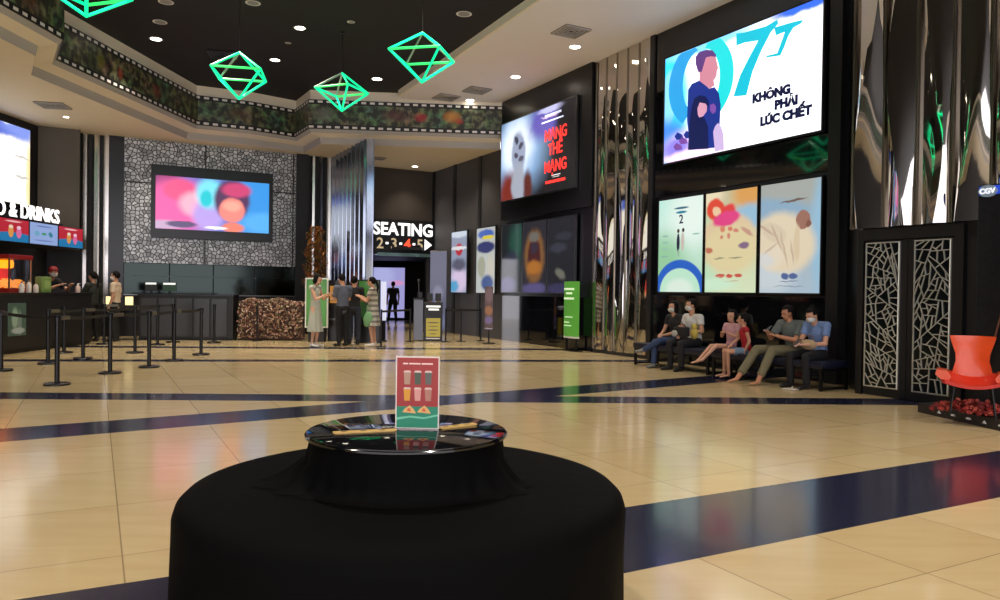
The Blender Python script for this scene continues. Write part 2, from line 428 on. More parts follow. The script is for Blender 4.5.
# ------------------------------------------------------------------ mirrored cladding
def mirror_sheet(w, z0, z1, bulge, twist, wav, ph, nx=8, nz=44):
    """a folded sheet: the fold wanders from side to side with height, so its two facets taper like long blades"""
    mb = MB(); rows = []
    for j in range(nz + 1):
        t = j / nz; z = z0 + (z1 - z0) * t; row = []
        c = .5 + .36 * math.sin(t * 5.2 + ph * 2.1 + (PI if twist < 0 else 0)); dep = bulge * (1 + .35 * math.sin(t * 4 + ph))
        for i in range(nx + 1):
            h = nx // 2; s = c * (i / h) if i <= h else c + (1 - c) * ((i - h) / (nx - h))
            q = (s / c) if i <= h else (1 - s) / (1 - c)
            y = -dep * (math.sin(q * PI / 2) * .55 + q * .45) + wav * math.sin(t * 8 + ph * 3) * math.sin(s * PI)
            row.append(mb.bm.verts.new(((s - .5) * w, y, z)))
        rows.append(row)
    for a, b in zip(rows, rows[1:]):
        for i in range(nx): mb.face([a[i], a[i + 1], b[i + 1], b[i]])
    # back and edges give the sheet its thickness
    bk = [[mb.bm.verts.new((v.co.x, .03, v.co.z)) for v in (r[0], r[-1])] for r in (rows[0], rows[-1])]
    mb.face([rows[0][0]] + [bk[0][0], bk[0][1]] + rows[0][::-1][:-1]); mb.face(rows[-1] + [bk[1][1], bk[1][0]])
    mb.face([r[0] for r in rows] + [bk[1][0], bk[0][0]]); mb.face([r[-1] for r in rows][::-1] + [bk[0][1], bk[1][1]])
    mb.face([bk[0][0], bk[1][0], bk[1][1], bk[0][1]])
    return mb
def mirror_bank(name, F, r0, r1, n, z0, z1, label, bulge=.036, twist=.09, wav=.012, d=.05, mull=.032):
    root = empty(name, F.at((r0 + r1) / 2, d, z0), F.a, label, 'mirror cladding'); W = (r1 - r0) / n
    for i in range(n):
        x = r0 + W * (i + .5) - (r0 + r1) / 2
        o = mirror_sheet(W - mull, 0, z1 - z0, bulge, twist * (1 if i % 2 else -1), wav, .7 * i + .3).build('mirror_panel', M_mirror, root, (x, 0, 0), smooth=True)
    for i in range(n + 1):
        x = r0 + W * i - (r0 + r1) / 2
        mb = MB(); mb.box(x - mull / 2, x + mull / 2, -bulge * .5, .03, 0, z1 - z0, bev=.006); mb.build('mullion', M_alu, root)
    return root
mirror_bank('mirror_cladding', RW, -6.36, -4.44, 5, .08, WZ - .01, 'tall bank of rippled chrome mirror panels beside the green sign, floor to white ceiling')
mirror_bank('mirror_cladding', DW, -.12, 2.68, 6, 2.30, WZ - .01, 'rippled chrome mirror panels above the black lattice doors', bulge=.095, twist=.08)
# narrow vertical strips
def strips(F, xs, wdt, z0, z1, label, d=.06, depth=.05, m=None, bend=.35):
    c = sum(xs) / len(xs); root = empty('mirror_strip_cladding', F.at(c, d, z0), F.a, label, 'mirror cladding')
    for i, x in enumerate(xs):
        mb = MB(); k = bend * wdt * (1 if i % 2 else -.6)
        mb.slab([(x - c - wdt / 2, 0), (x - c - wdt / 4, -depth - k * .2), (x - c + wdt / 4, -depth + k * .2), (x - c + wdt / 2, 0)], 0, z1 - z0)
        mb.build('mirror_strip', m or mat('strip_mirror', (206, 202, 196), .22, metal=1), root)
    return root
strips(BW, [BW.rx(p) for p in (84, 95, 106)], .16, .3, SOF, 'three upright mirror strips on the black wall by the food counter')
strips(BW, [BW.rx(p) for p in (311.5, 319.5, 327.5)], .14, 0, SOF, 'three upright mirror strips behind the gold tinsel tree')
strips(FF, [FL * (i + .5) / 17 for i in range(17)], .15, 0, SOF, 'fan of narrow mirror fins on the column beside the SEATING passage', d=0.0, depth=.06, m=mat('fin_mirror', (150, 158, 176), .12, metal=1), bend=1.2)
mb = MB(); mb.box(-.09, .09, -.02, .02, 0, SOF); mb.box(-.1, -.085, -.035, .02, 0, SOF); mb.box(.085, .1, -.035, .02, 0, SOF)
e0_ = FA - fn * -.0
capo = mb.build('end_panel', mat('pale_mirror', (190, 196, 214), .12, metal=1), None, (FA.x + .075, FA.y - .03, 0), FF.a + PI / 2)
tag(capo, 'pale narrow mirror panel capping the column edge beside the SEATING sign', 'mirror cladding')
capo.name = 'mirror_end_panel'

# patterned metal cladding of the counter wall
def crackle(name, cell, wdt, metal_col, gap_col, metal=.6, rough=.35, rnd=.9, var=.35, gridx=0, gridz=0):
    N = NT(name); b = N.b; tc = N.n('ShaderNodeTexCoord'); sp = N.n('ShaderNodeSeparateXYZ'); N.l(tc.outputs['Object'], sp.inputs[0])
    cb = N.n('ShaderNodeCombineXYZ'); N.l(sp.outputs[0], cb.inputs[0]); N.l(sp.outputs[2], cb.inputs[1])
    v = N.n('ShaderNodeTexVoronoi', voronoi_dimensions='2D', feature='DISTANCE_TO_EDGE'); v.inputs['Scale'].default_value = 1 / cell; v.inputs['Randomness'].default_value = rnd; N.l(cb.outputs[0], v.inputs['Vector'])
    v2 = N.n('ShaderNodeTexVoronoi', voronoi_dimensions='2D', feature='F1'); v2.inputs['Scale'].default_value = 1 / cell; v2.inputs['Randomness'].default_value = rnd; N.l(cb.outputs[0], v2.inputs['Vector'])
    e = N.math('LESS_THAN', v.outputs['Distance'], wdt)
    g = e
    for ax, pr in ((0, gridx), (2, gridz)):
        if pr: g = N.math('MAXIMUM', g, N.math('LESS_THAN', N.math('FRACT', N.math('DIVIDE', N.math('ADD', sp.outputs[ax], 40), pr)), .016))
    bw = N.n('ShaderNodeSeparateColor'); N.l(v2.outputs['Color'], bw.inputs[0])
    base = lin(metal_col); cellc = N.mix(bw.outputs[0], tuple(x * (1 - var) for x in base), tuple(min(1, x * (1 + var)) for x in base))
    return N, g, cellc, b
N, g, cc, b = crackle('crackle_cladding', .105, .1, (176, 178, 182), (10, 10, 10), gridx=2.47, gridz=2.6, var=.5)
N.l(N.mix(g, cc, lin((10, 10, 12))), b.inputs['Base Color']); N.l(N.math('MULTIPLY', N.math('SUBTRACT', 1, g), .25), b.inputs['Metallic']); b.inputs['Roughness'].default_value = .35
M_crackle = N.m
rl, rr_ = BW.rx(123), BW.rx(294)
mb = MB(); mb.box(rl, rr_, -.1, 0, 2.02, SOF - .01); o = mb.build('patterned_cladding', M_crackle, None, BW.o.copy(), BW.a)
struct(o); o.name = 'trim_14'
wallbox('trim_15', BW, BW.rx(294), BW.rx(306), 0, .16, 0, SOF, M_black)
wallbox('trim_16', BW, BW.rx(108), BW.rx(123), 0, .12, 0, SOF, M_satin)
wallbox('trim_17', BW, BW.rx(38), BW.rx(79), 0, .5, 2.3, SOF, mat('taupe_panel', (88, 82, 74), .7, noise=.03))
# smoked mirror band with a steel shelf line under the cladding
root = empty('smoked_mirror_band', BW.at((rl + rr_) / 2, .03, 1.15), BW.a, 'smoked mirror band under the crackle patterned wall behind the ticket counter', 'mirror')
hw = (rr_ - rl) / 2; n = 4
for i in range(n):
    x = -hw + 2 * hw * i / n; mb = MB(); mb.box(x + .012, x + 2 * hw / n - .012, -.03, 0, 0, .86, bev=.004)
    mb.build('mirror_pane', mat('smoked_mirror', (48, 54, 52), .1, metal=1), root)
mb = MB(); mb.box(-hw, hw, -.06, 0, -.03, 0); mb.box(-hw, hw, -.03, 0, .5, .515); mb.build('shelf_rail', M_steel, root)

# ------------------------------------------------------------------ lattice doors
N, g, cc, b = crackle('lattice_cutwork', .155, .05, (225, 225, 215), (10, 12, 12), rnd=1.0)
N.l(N.mix(g, lin((8, 9, 10)), lin((222, 222, 212))), b.inputs['Base Color'])
N.l(N.math('MULTIPLY', g, .75), b.inputs['Metallic']); b.inputs['Roughness'].default_value = .22
M_latt_back = mat('lattice_backing', (30, 36, 38), .12, metal=.6)
# the cut metal itself: bars along the cell borders of a scattered point set
def lattice(mb, w, h, area, bar, seed, t=.012):
    rnd = random.Random(seed)
    def ar(p): return abs(sum(p[i][0] * p[(i + 1) % len(p)][1] - p[(i + 1) % len(p)][0] * p[i][1] for i in range(len(p)))) / 2
    stack = [[(0, 0), (w, 0), (w, h), (0, h)]]; done = []
    while stack:
        poly = stack.pop()
        if ar(poly) < area * rnd.uniform(.5, 1.8): done.append(poly); continue
        for _ in range(80):
            L = [math.dist(poly[k], poly[(k + 1) % len(poly)]) for k in range(len(poly))]; a = max(range(len(L)), key=lambda k: L[k] * rnd.uniform(.7, 1)); b_ = rnd.choice([k for k in range(len(L)) if k != a])
            def pt(k): f = rnd.uniform(.3, .7); p, q = poly[k], poly[(k + 1) % len(poly)]; return (p[0] + f * (q[0] - p[0]), p[1] + f * (q[1] - p[1]))
            lo, hi = min(a, b_), max(a, b_); p, q = pt(lo), pt(hi); A = [p] + poly[lo + 1:hi + 1] + [q]; B = [q] + poly[hi + 1:] + poly[:lo + 1] + [p]
            if len(A) > 2 and len(B) > 2 and min(ar(A), ar(B)) > .16 * ar(poly): stack += [A, B]; break
        else: done.append(poly)
    for poly in done:
        for k in range(len(poly)):
            a, c = poly[k], poly[(k + 1) % len(poly)]; L = math.dist(a, c)
            if L < .01: continue
            ux, uz = (c[0] - a[0]) / L, (c[1] - a[1]) / L
            mb.prism([(a[0], a[1]), (c[0], c[1]), (c[0] - uz * bar, c[1] + ux * bar), (a[0] - uz * bar, a[1] + ux * bar)], -t, 0)
M_cut = mat('cut_steel', (236, 236, 226), .25, metal=.7)
mb = MB(); mb.box(-.02, 1.44, -.08, 0, 2.13, 2.28); mb.box(-.02, .07, -.08, 0, 0, 2.13); mb.box(1.33, 1.44, -.08, 0, 0, 2.13)
struct(mb.build('trim_18', M_black, None, DW.at(0, 0, 0), DW.a))
for k, (x0, x1, lx0, lx1) in enumerate(((.08, .70, .11, .59), (.71, 1.32, .81, 1.27))):
    rt_ = bpy.data.objects.new('door_%d' % (k + 1), None); COL.objects.link(rt_); rt_.location = DW.at(x0, .0, 0); rt_.rotation_euler.z = DW.a; rt_['kind'] = 'structure'
    mb = MB(); mb.box(0, x1 - x0, -.055, -.005, .01, 2.12, bev=.004); leaf_ = mb.build('leaf', M_black, rt_)
    a0, a1 = lx0 - x0, lx1 - x0
    mb = MB(); mb.box(a0, a1, -.062, -.056, .13, 2.09); mb.build('glass', M_latt_back, leaf_)
    mb = MB(); lattice(mb, a1 - a0, 1.96, .0125, .0065, 5 + k); mb.bm.transform(Matrix.Translation((a0, -.063, .13))); mb.build('lattice_grille', M_cut, leaf_)
    mb = MB(); mb.box(a0 - .012, a1 + .012, -.07, -.056, .118, .13); mb.box(a0 - .012, a1 + .012, -.07, -.056, 2.09, 2.102); mb.box(a0 - .012, a0, -.07, -.056, .118, 2.1); mb.box(a1, a1 + .012, -.07, -.056, .118, 2.1); mb.build('grille_border', M_cut, leaf_)

# ------------------------------------------------------------------ ceiling fittings
M_lit = mat('lit_diffuser', (255, 244, 222), .4, emit=14)
def downlight(px, py, z, r=.09, lit=True, watt=0, label='', group=None):
    p = at(px, py, z) if py is not None else Vector((px[0], px[1], z))
    root = empty('downlight', p, 0, label, 'ceiling light', group)
    mb = MB(); mb.lathe([(r, -.001), (r * 1.3, -.004), (r * 1.3, .0), (r, .0)], 20); mb.build('trim_ring', M_white, root)
    mb = MB(); mb.lathe([(r * .98, -.006), (r * .98, 0)], 20); mb.build('lamp_lens', M_lit if lit else mat('unlit_lens', (150, 150, 150), .4), root)
    if watt: spot('downlight_lamp', p + Vector((0, 0, -.03)), watt)
    return root
wl = [((575, 47), 'white downlight in the pale ceiling beside the large air vent'), ((515.5, 77), 'white downlight midway along the pale ceiling above the black poster wall'), ((470, 100.5), 'white downlight just above the film strip banner end')]
for (px, py), lb in wl: downlight(px, py, WZ, .11, True, 0 if px < 480 else 260, lb)
dl = [((300, 28), .1, 1, 'lit round downlight in the dark ceiling between two green pendants, towards the camera'), ((275, 60), .1, 1, 'lit round downlight in the dark ceiling above the small crackle wall screen'),
      ((377, 79), .12, 1, 'lit round downlight beside the low green pendant at the far edge of dark ceiling'), ((156, 39), .11, 1, 'lit round downlight at the dark ceiling edge near the banner corner'),
      ((464, 14), .12, 0, 'unlit round downlight in the dark ceiling beside the pale ceiling edge'), ((466, 46), .07, 0, 'small dim downlight close to the pale ceiling edge by the high green pendant'),
      ((160, 22), .11, 0, 'unlit round downlight just behind the lit one near the banner corner'), ((166, 2), .11, 0, 'unlit round downlight at the very top of the view near the hanging frame'),
      ((253, 3), .11, 0, 'unlit round downlight at the very top of the view above the middle pendant cable'), ((351, 22), .06, 0, 'tiny dim sensor downlight in the middle of the dark ceiling'), ((288, 43), .05, 0, 'tiny dim fitting between the two lit dark ceiling downlights')]
for (px, py), r, lit, lb in dl: downlight(px, py, 6.82, r, bool(lit), 230 if lit else 0, lb)
downlight(66, 117, SOF, .06, True, 60, 'small lit downlight in the cream soffit above the food counter')
downlight(415, 166.5, SOF, .09, True, 60, 'lit downlight in the cream ceiling of the SEATING passage')
# further lamps without fittings: ceiling, soffit and passage
for x, y in ((7.2, 4.5), (10.0, 1.0), (8.6, -3)): spot('ceiling_lamp', (x, y, 6.6), 260)
for x, y in ((-5, 9), (-1.5, 6), (2.2, 8.5), (-4.5, 3), (1.5, 2), (5.5, 3), (-1, 12.5), (-5.5, 14), (-1.5, -2), (4, -2)): spot('ceiling_lamp', (x, y, 6.78), 230)
for x, y in ((-10.3, 16.5), (-10, 12), (-9.5, 7), (-9.0, 20.0)): spot('soffit_lamp', (x, y, 5.38), 90)
for x, y in ((-2.2, 23), (-1.2, 22), (-4.4, 29)): spot('passage_lamp', (x, y, 2.68 if y > 26 else 5.38), 60)

def vent(px, py, z, s, ang, label, m=None):
    p = at(px, py, z); root = empty('air_vent', p, ang, label, 'air vent')
    mb = MB(); mb.box(-s, s, -s, s, -.004, 0); mb.build('backing', M_black, root)
    for k in range(4):
        a = s * (1 - k * .24); b_ = a - s * .13
        mb = MB()
        mb.box(-a, a, -a, -b_, -.03 + k * .004, -.012); mb.box(-a, a, b_, a, -.03 + k * .004, -.012); mb.box(-a, -b_, -b_, b_, -.03 + k * .004, -.012); mb.box(b_, a, -b_, b_, -.03 + k * .004, -.012)
        mb.build('louvre', m or M_shade, root)
vent(571, 31, WZ, .3, math.radians(TH), 'square louvred air vent in the pale ceiling near the lit downlight')
vent(477, 90, WZ, .3, math.radians(TH), 'square louvred air vent in the pale ceiling above the banner end')
vent(446, 97, WZ, .3, math.radians(TH), 'square louvred air vent almost touching the banner at the pale ceiling corner')
vent(53, 105, SOF, .3, math.radians(10), 'square louvred air vent in the cream soffit above the food counter')
vent(378, 158, SOF, .2, math.radians(TH), 'small dark vent in the cream passage ceiling by the mirror column')
vent(222, 54, 6.82, .3, math.radians(10), 'black square vent in the dark ceiling behind the middle pendant', M_satin)

# ------------------------------------------------------------------ green neon pendants
M_neon = mat('green_neon', (0, 226, 150), .4, emit=1.25, ecol=(0, 222, 150))
M_neon2 = mat('green_neon_side', (40, 225, 110), .4, emit=1.0, ecol=(60, 230, 110))
M_bar = mat('pale_bar', (170, 175, 172), .3, metal=.5)
def pendant(px, D, topy, boty, wpx, rot, label, off, wf=.96):
    zt = CAM_H + (292 - topy) / FOC * D; zb = CAM_H + (291 - boty) / FOC * D; x = (px - 500) / FOC * D
    x += (291 - (topy + boty) / 2) * ROLL / FOC * D * 0
    H = zt - zb; R = wpx / FOC * D / 2 / wf
    root = empty('neon_pendant', (x, D, zb), rot, label, 'pendant light', 'green neon pendants')
    top, bot = (0, 0, H), (0, 0, 0); ring = [(R * math.cos(k * PI / 2), R * math.sin(k * PI / 2), H * .54) for k in range(4)]
    bars = [(top, q) for q in ring] + [(bot, q) for q in ring] + [(ring[k], ring[(k + 1) % 4]) for k in range(4)]
    for i, (a, b_) in enumerate(bars):
        mb = MB(); mb.tube(a, b_, .022, .022, 6, dome=True)
        mb.build('neon_bar' if i not in off else 'unlit_bar', M_bar if i in off else (M_neon2 if i in (8, 10) else M_neon), root, smooth=True)
    mb = MB(); mb.tube((0, 0, H), (0, 0, 6.82 - zb), .008, .008, 5); mb.build('cable', M_black_metal, root)
    mb = MB(); mb.lathe([(.05, 6.79 - zb), (.05, 6.82 - zb)], 12); mb.build('ceiling_cap', M_black_metal, root)
pendant(237, 14, 57, 102, 52, .98, 'green neon octahedron pendant hanging over the crackle wall screen, second from the banner corner', (1,), .8)
pendant(339.5, 16, 76, 112.5, 51, .42, 'green neon octahedron pendant lowest in view, hanging over the mirror column', (1, 2))
pendant(419, 13, 35, 83, 57, .58, 'green neon octahedron pendant closest to the pale ceiling edge', (0, 1), .79)
pendant(84, 10, -22, 22, 78, .5, 'green neon octahedron pendant cut off by the top of the view above the banner corner', (2,))
# more of the same hang outside the view and show in the mirrors
# ------------------------------------------------------------------ lit screens and posters
def onwall(F, d, px, py):             # pixel -> (r, z) on a wall plane
    ray = fw * FOC + rt * (px - 500) + up * (300 - py); o = F.o - F.y * d
    t = (o - Vector((0, 0, CAM_H))).dot(F.y) / ray.dot(F.y); p = Vector((0, 0, CAM_H)) + ray * t
    return (p - o).dot(F.x), p.z
def panel(name, F, r0, r1, z0, z1, d, m, label, cat, group=None, border=.03, depth=.05, fm=None, extra=0):
    wd, h = r1 - r0, z1 - z0
    root = empty(name, F.at((r0 + r1) / 2, d, z0), F.a, label, cat, group)
    mb = MB(); mb.box(-wd / 2, wd / 2, -depth, -depth + .01, 0, h); mb.build('picture', m, root)
    if border:
        b_ = border; f = MB()
        f.box(-wd / 2 - b_, wd / 2 + b_, -depth + .012, 0, -b_, h + b_)
        for q in ((-wd / 2 - b_, wd / 2 + b_, -b_, 0), (-wd / 2 - b_, wd / 2 + b_, h, h + b_), (-wd / 2 - b_, -wd / 2, 0, h), (wd / 2, wd / 2 + b_, 0, h)):
            f.box(q[0], q[1], -depth - .008, -depth + .012, q[2], q[3])
        f.build('frame', fm or M_black, root)
    return root, wd, h
def fb(wd, h, bl):     # blobs given as fractions of the panel
    return [((fx - .5) * wd, fz * h, rx * wd, rz * h, c, s, a) for fx, fz, rx, rz, c, s, a in bl]
def emis(name, c, e): return mat(name, c, .4, emit=e)

# large white screen: film title, the big 0 and 7, people in suits
r0_, r1_, z0_, z1_ = -3.88, -.19, 3.95, 6.03
W_, H_ = r1_ - r0_, z1_ - z0_
m = art('film_screen_picture', (250, 252, 255), fb(W_, H_, [
    (.0, .52, .18, .6, (40, 190, 225), .5, 0), (.03, .6, .07, .26, (120, 190, 235), .3, 8), (.02, .2, .16, .2, (60, 120, 215), .9, 0), (.23, .12, .2, .14, (225, 190, 225), 1.2, 0),
    (.1, .13, .1, .08, (120, 110, 200), 1.0, 0), (.32, .98, .3, .05, (120, 190, 240), 1, 0), (.92, .99, .2, .05, (40, 90, 215), .8, 0), (.2, .03, .2, .05, (235, 200, 235), .8, 0)]), emit=1.8, grain=.12, gscale=4)
root, W_, H_ = panel('led_screen', RW, r0_, r1_, z0_, z1_, .10, m, 'huge white cinema screen advert reading 07 above the three lit posters', 'screen', border=.03)
cx_ = (r0_ + r1_) / 2
def P7(X, Y):          # crop pixel of the screen -> local panel point
    r, z = onwall(RW, .15, 655 + X / 3.333, Y / 3.333); return (r - cx_, z - z0_)
def clampp(pts, wd, h): return [(min(max(x, -wd / 2 + .01), wd / 2 - .01), min(max(z, .01), h - .01)) for x, z in pts]
def shape(name, pts, m, root, wd, h, y=-.053, t=.004, conv=None):
    pts = [conv(*p) for p in pts] if conv else pts
    mb = MB(); pts = clampp(pts, wd, h); from mathutils.geometry import tessellate_polygon
    a = [mb.bm.verts.new((x, y, z)) for x, z in pts]; b_ = [mb.bm.verts.new((x, y - t, z)) for x, z in pts]
    for tr in tessellate_polygon([[Vector((x, z, 0)) for x, z in pts]]): mb.face([a[i] for i in tr]); mb.face([b_[i] for i in tr[::-1]])
    for i in range(len(a)): mb.face([a[i], a[(i + 1) % len(a)], b_[(i + 1) % len(a)], b_[i]])
    return mb.build(name, m, root)
cy = emis('screen_cyan', (20, 175, 200), 1.1); cy2 = emis('screen_teal', (30, 200, 205), 1.1)
def ring07(a0, a1, m, y):
    o_, i_ = [], []
    for k in range(25):
        t = math.radians(a0 + (a1 - a0) * k / 24); sk_ = -.32
        for lst, rx, rz in ((o_, 108, 150), (i_, 62, 108)): lst.append((155 + rx * math.cos(t), 270 - rz * math.sin(t) + sk_ * rx * math.cos(t)))
    shape('numeral', o_ + i_[::-1], m, root, W_, H_, y, conv=P7)
ring07(-62, 78, cy2, -.053); ring07(100, 235, emis('screen_sky', (40, 150, 215), 1.05), -.053)
shape('numeral', [(272, 112), (300, 108), (370, 88), (408, 66), (412, 78), (385, 110), (352, 175), (325, 240), (305, 318), (262, 322), (285, 250), (318, 185), (345, 135), (300, 142), (272, 152)], cy, root, W_, H_, conv=P7)
shape('emblem', [(398, 92), (452, 76), (494, 66), (488, 78), (462, 92), (445, 120), (430, 160), (418, 185), (372, 192), (372, 186), (408, 178), (422, 140), (434, 106), (418, 112), (404, 118)], cy, root, W_, H_, conv=P7)
pu = emis('screen_violet', (120, 75, 160), .9); nv = emis('screen_navy', (28, 50, 140), .8); sk = emis('screen_skin', (196, 130, 150), .95); dk = emis('screen_dark_blue', (18, 30, 90), .6)
hair_ = emis('screen_hair', (96, 62, 130), .8)
shape('figure_print', [(112, 300), (124, 280), (150, 268), (165, 280), (182, 296), (200, 290), (214, 312), (220, 350), (216, 430), (204, 492), (120, 500), (108, 400)], nv, root, W_, H_, -.057, conv=P7)
shape('figure_print', [(150, 235), (172, 240), (196, 262), (200, 285), (184, 296), (166, 282), (150, 270)], sk, root, W_, H_, -.060, conv=P7)
shape('figure_print', [(140, 205), (146, 190), (166, 180), (190, 180), (204, 190), (209, 212), (213, 228), (208, 236), (208, 248), (203, 262), (194, 270), (178, 268), (160, 250), (148, 240)], sk, root, W_, H_, -.063, conv=P7)
shape('figure_print', [(138, 212), (138, 190), (150, 174), (172, 167), (194, 168), (206, 182), (206, 190), (188, 188), (172, 192), (166, 212), (158, 240), (146, 240)], hair_, root, W_, H_, -.066, conv=P7)
shape('figure_print', [(118, 400), (124, 385), (146, 384), (166, 392), (178, 420), (180, 496), (112, 500)], dk, root, W_, H_, -.063, conv=P7)
shape('figure_print', [(138, 348), (150, 335), (168, 336), (176, 352), (174, 372), (162, 388), (150, 392), (142, 375)], emis('screen_face', (205, 150, 175), .95), root, W_, H_, -.066, conv=P7)
shape('figure_print', [(126, 352), (134, 328), (152, 318), (172, 322), (182, 342), (180, 362), (172, 346), (152, 342), (144, 362), (146, 394), (130, 410), (120, 390)], dk, root, W_, H_, -.069, conv=P7)
shape('figure_print', [(186, 350), (198, 345), (206, 356), (204, 374), (194, 380), (186, 368)], pu, root, W_, H_, -.066, conv=P7)
shape('figure_print', [(196, 440), (202, 422), (212, 410), (222, 422), (230, 446), (232, 500), (202, 505)], emis('screen_lilac', (190, 170, 215), 1), root, W_, H_, -.063, conv=P7)
for k, (a_, b_) in enumerate(((66, 455), (80, 470), (96, 450), (62, 490))): shape('figure_print', [(a_, b_), (a_ + 10, b_ - 14), (a_ + 26, b_ - 6), (a_ + 30, b_ + 8), (a_ + 8, b_ + 12)], pu if k % 2 else nv, root, W_, H_, -.056, conv=P7)
M_navy = emis('title_navy', (22, 24, 78), .35)
for body, X, Y, sz in (('KHÔNG', 326, 344, .2), ('PHẢI', 400, 365, .2), ('LÚC CHẾT', 352, 420, .2)):
    x, z = P7(X, Y); text(body, sz, M_navy, root, x, z, -.058, .006, 'LEFT', 'title_lettering', bold=.014, shear=.0, sx=1.08)

# three lit posters under it
bl1 = fb(1.26, 1.84, [(.5, 1.0, .9, .3, (196, 240, 225), 1.2, 0), (.75, .8, .5, .3, (235, 250, 240), 1.2, 0), (.1, .3, .5, .3, (150, 205, 160), 1.2, 0), (.5, .02, .56, .32, (30, 96, 196), .06, 0), (.5, .0, .45, .25, (190, 232, 205), .06, 0),
    (.5, .02, .3, .12, (222, 240, 225), .6, 0), (.46, .52, .035, .1, (30, 34, 60), .3, 0), (.56, .53, .035, .1, (205, 190, 180), .3, 0), (.46, .645, .028, .022, (70, 50, 45), .2, 0), (.57, .65, .028, .022, (60, 40, 40), .2, 0), (.47, .41, .02, .04, (150, 180, 160), .4, 0),
    (.16, .6, .07, .012, (150, 195, 175), .6, 0), (.16, .53, .07, .012, (150, 195, 175), .6, 0), (.16, .46, .07, .012, (150, 195, 175), .6, 0), (.85, .6, .08, .008, (150, 195, 175), .6, 0), (.15, .38, .09, .01, (140, 185, 165), .6, 0), (.52, .885, .16, .012, (60, 110, 130), .5, 0), (.52, .84, .12, .014, (40, 130, 160), .5, 0)])
bl2 = fb(1.3, 1.84, [(.85, .93, .3, .14, (222, 160, 84), 1.0, 0), (.1, .98, .25, .15, (240, 225, 190), 1, 0), (.85, .72, .35, .12, (150, 190, 215), .8, 0), (.0, .3, .3, .4, (190, 225, 190), 1.2, 0), (.45, .5, .52, .28, (222, 196, 158), .25, 0), (.5, .42, .5, .24, (224, 208, 160), .6, 0),
    (.22, .82, .17, .11, (225, 70, 45), .3, 20), (.24, .80, .08, .05, (240, 200, 160), .4, 20), (.45, .79, .14, .07, (225, 60, 60), .5, -20), (.42, .72, .25, .07, (226, 60, 130), .4, -8), (.36, .62, .05, .03, (214, 130, 100), .7, 30), (.5, .62, .04, .025, (214, 120, 96), .7, -20), (.6, .6, .05, .02, (206, 130, 110), .7, 10), (.34, .54, .03, .02, (206, 130, 110), .7, 0), (.47, .55, .03, .025, (206, 130, 110), .7, 0), (.75, .45, .09, .03, (130, 100, 130), .6, 0), (.1, .42, .07, .03, (190, 110, 84), .7, 10), (.8, .58, .12, .02, (196, 150, 130), .8, 30),
    (.3, .335, .1, .008, (150, 150, 116), .8, 0), (.6, .335, .12, .008, (150, 150, 116), .8, 0), (.32, .16, .09, .018, (200, 80, 66), .6, 0), (.5, .16, .06, .018, (200, 80, 66), .6, 0), (.66, .165, .07, .02, (200, 80, 66), .6, 0), (.45, .11, .2, .006, (190, 90, 60), .5, 0), (.2, .08, .4, .06, (205, 235, 205), 1, 0)])
bl3 = fb(1.28, 1.84, [(.5, .95, .8, .3, (168, 172, 166), 1.2, 0), (.3, .75, .6, .1, (140, 172, 196), .9, 8), (.98, .5, .15, .5, (150, 190, 214), .9, 0), (.2, .2, .4, .2, (200, 210, 215), .8, 0), (.4, .45, .5, .27, (226, 210, 180), .35, 12), (.25, .55, .22, .08, (216, 200, 172), .4, 25), (.25, .32, .2, .1, (228, 214, 190), .5, -20),
    (.3, .5, .2, .012, (196, 172, 148), .9, 62), (.42, .4, .22, .012, (200, 178, 152), .9, 74), (.2, .4, .16, .012, (204, 184, 160), .9, -30), (.12, .58, .16, .014, (196, 170, 148), .9, 30), (.55, .36, .14, .01, (200, 178, 152), .9, 80), (.1, .3, .16, .06, (214, 214, 210), .9, 10), (.71, .64, .11, .085, (156, 108, 92), .15, 0), (.79, .6, .04, .03, (130, 80, 66), .4, 0), (.62, .44, .05, .16, (216, 196, 162), .5, 0),
    (.44, .15, .06, .026, (80, 100, 150), .5, 0), (.57, .15, .07, .026, (80, 100, 150), .5, 0), (.5, .105, .14, .005, (120, 130, 156), .6, 0), (.5, .06, .24, .004, (140, 150, 165), .6, 0), (.55, .82, .2, .01, (110, 90, 80), .6, -4)])
ps = [('mint green lit movie poster with numeral 2 and a tiny couple above a blue arch', bl1, (170, 218, 182), (224, 244, 238), -4.02, -2.77, .8),
      ('cream lit movie poster with red and pink curls, middle of three above the bench', bl2, (214, 228, 190), (200, 190, 150), -2.70, -1.47, .05),
      ('pale blue lit movie poster of a bald head on a cream robe', bl3, (170, 190, 205), (165, 172, 165), -1.39, -.18, .05)]
for k, (lb, bl, c1, c2, ra, rb, gr) in enumerate(ps):
    m = art('poster_picture_%d' % k, c1, bl, emit=.95, base2=c2, h=1.84, grain=.0 if k == 0 else .07, gscale=7)
    root, W_, H_ = panel('lit_poster', RW, ra, rb, 1.40, 3.22, .08, m, lb, 'poster', 'lit posters above the bench', border=.025)
    if k == 0: text('2', .24, M_navy, root, .03, 1.33, -.052, .004, name='numeral', bold=.004)

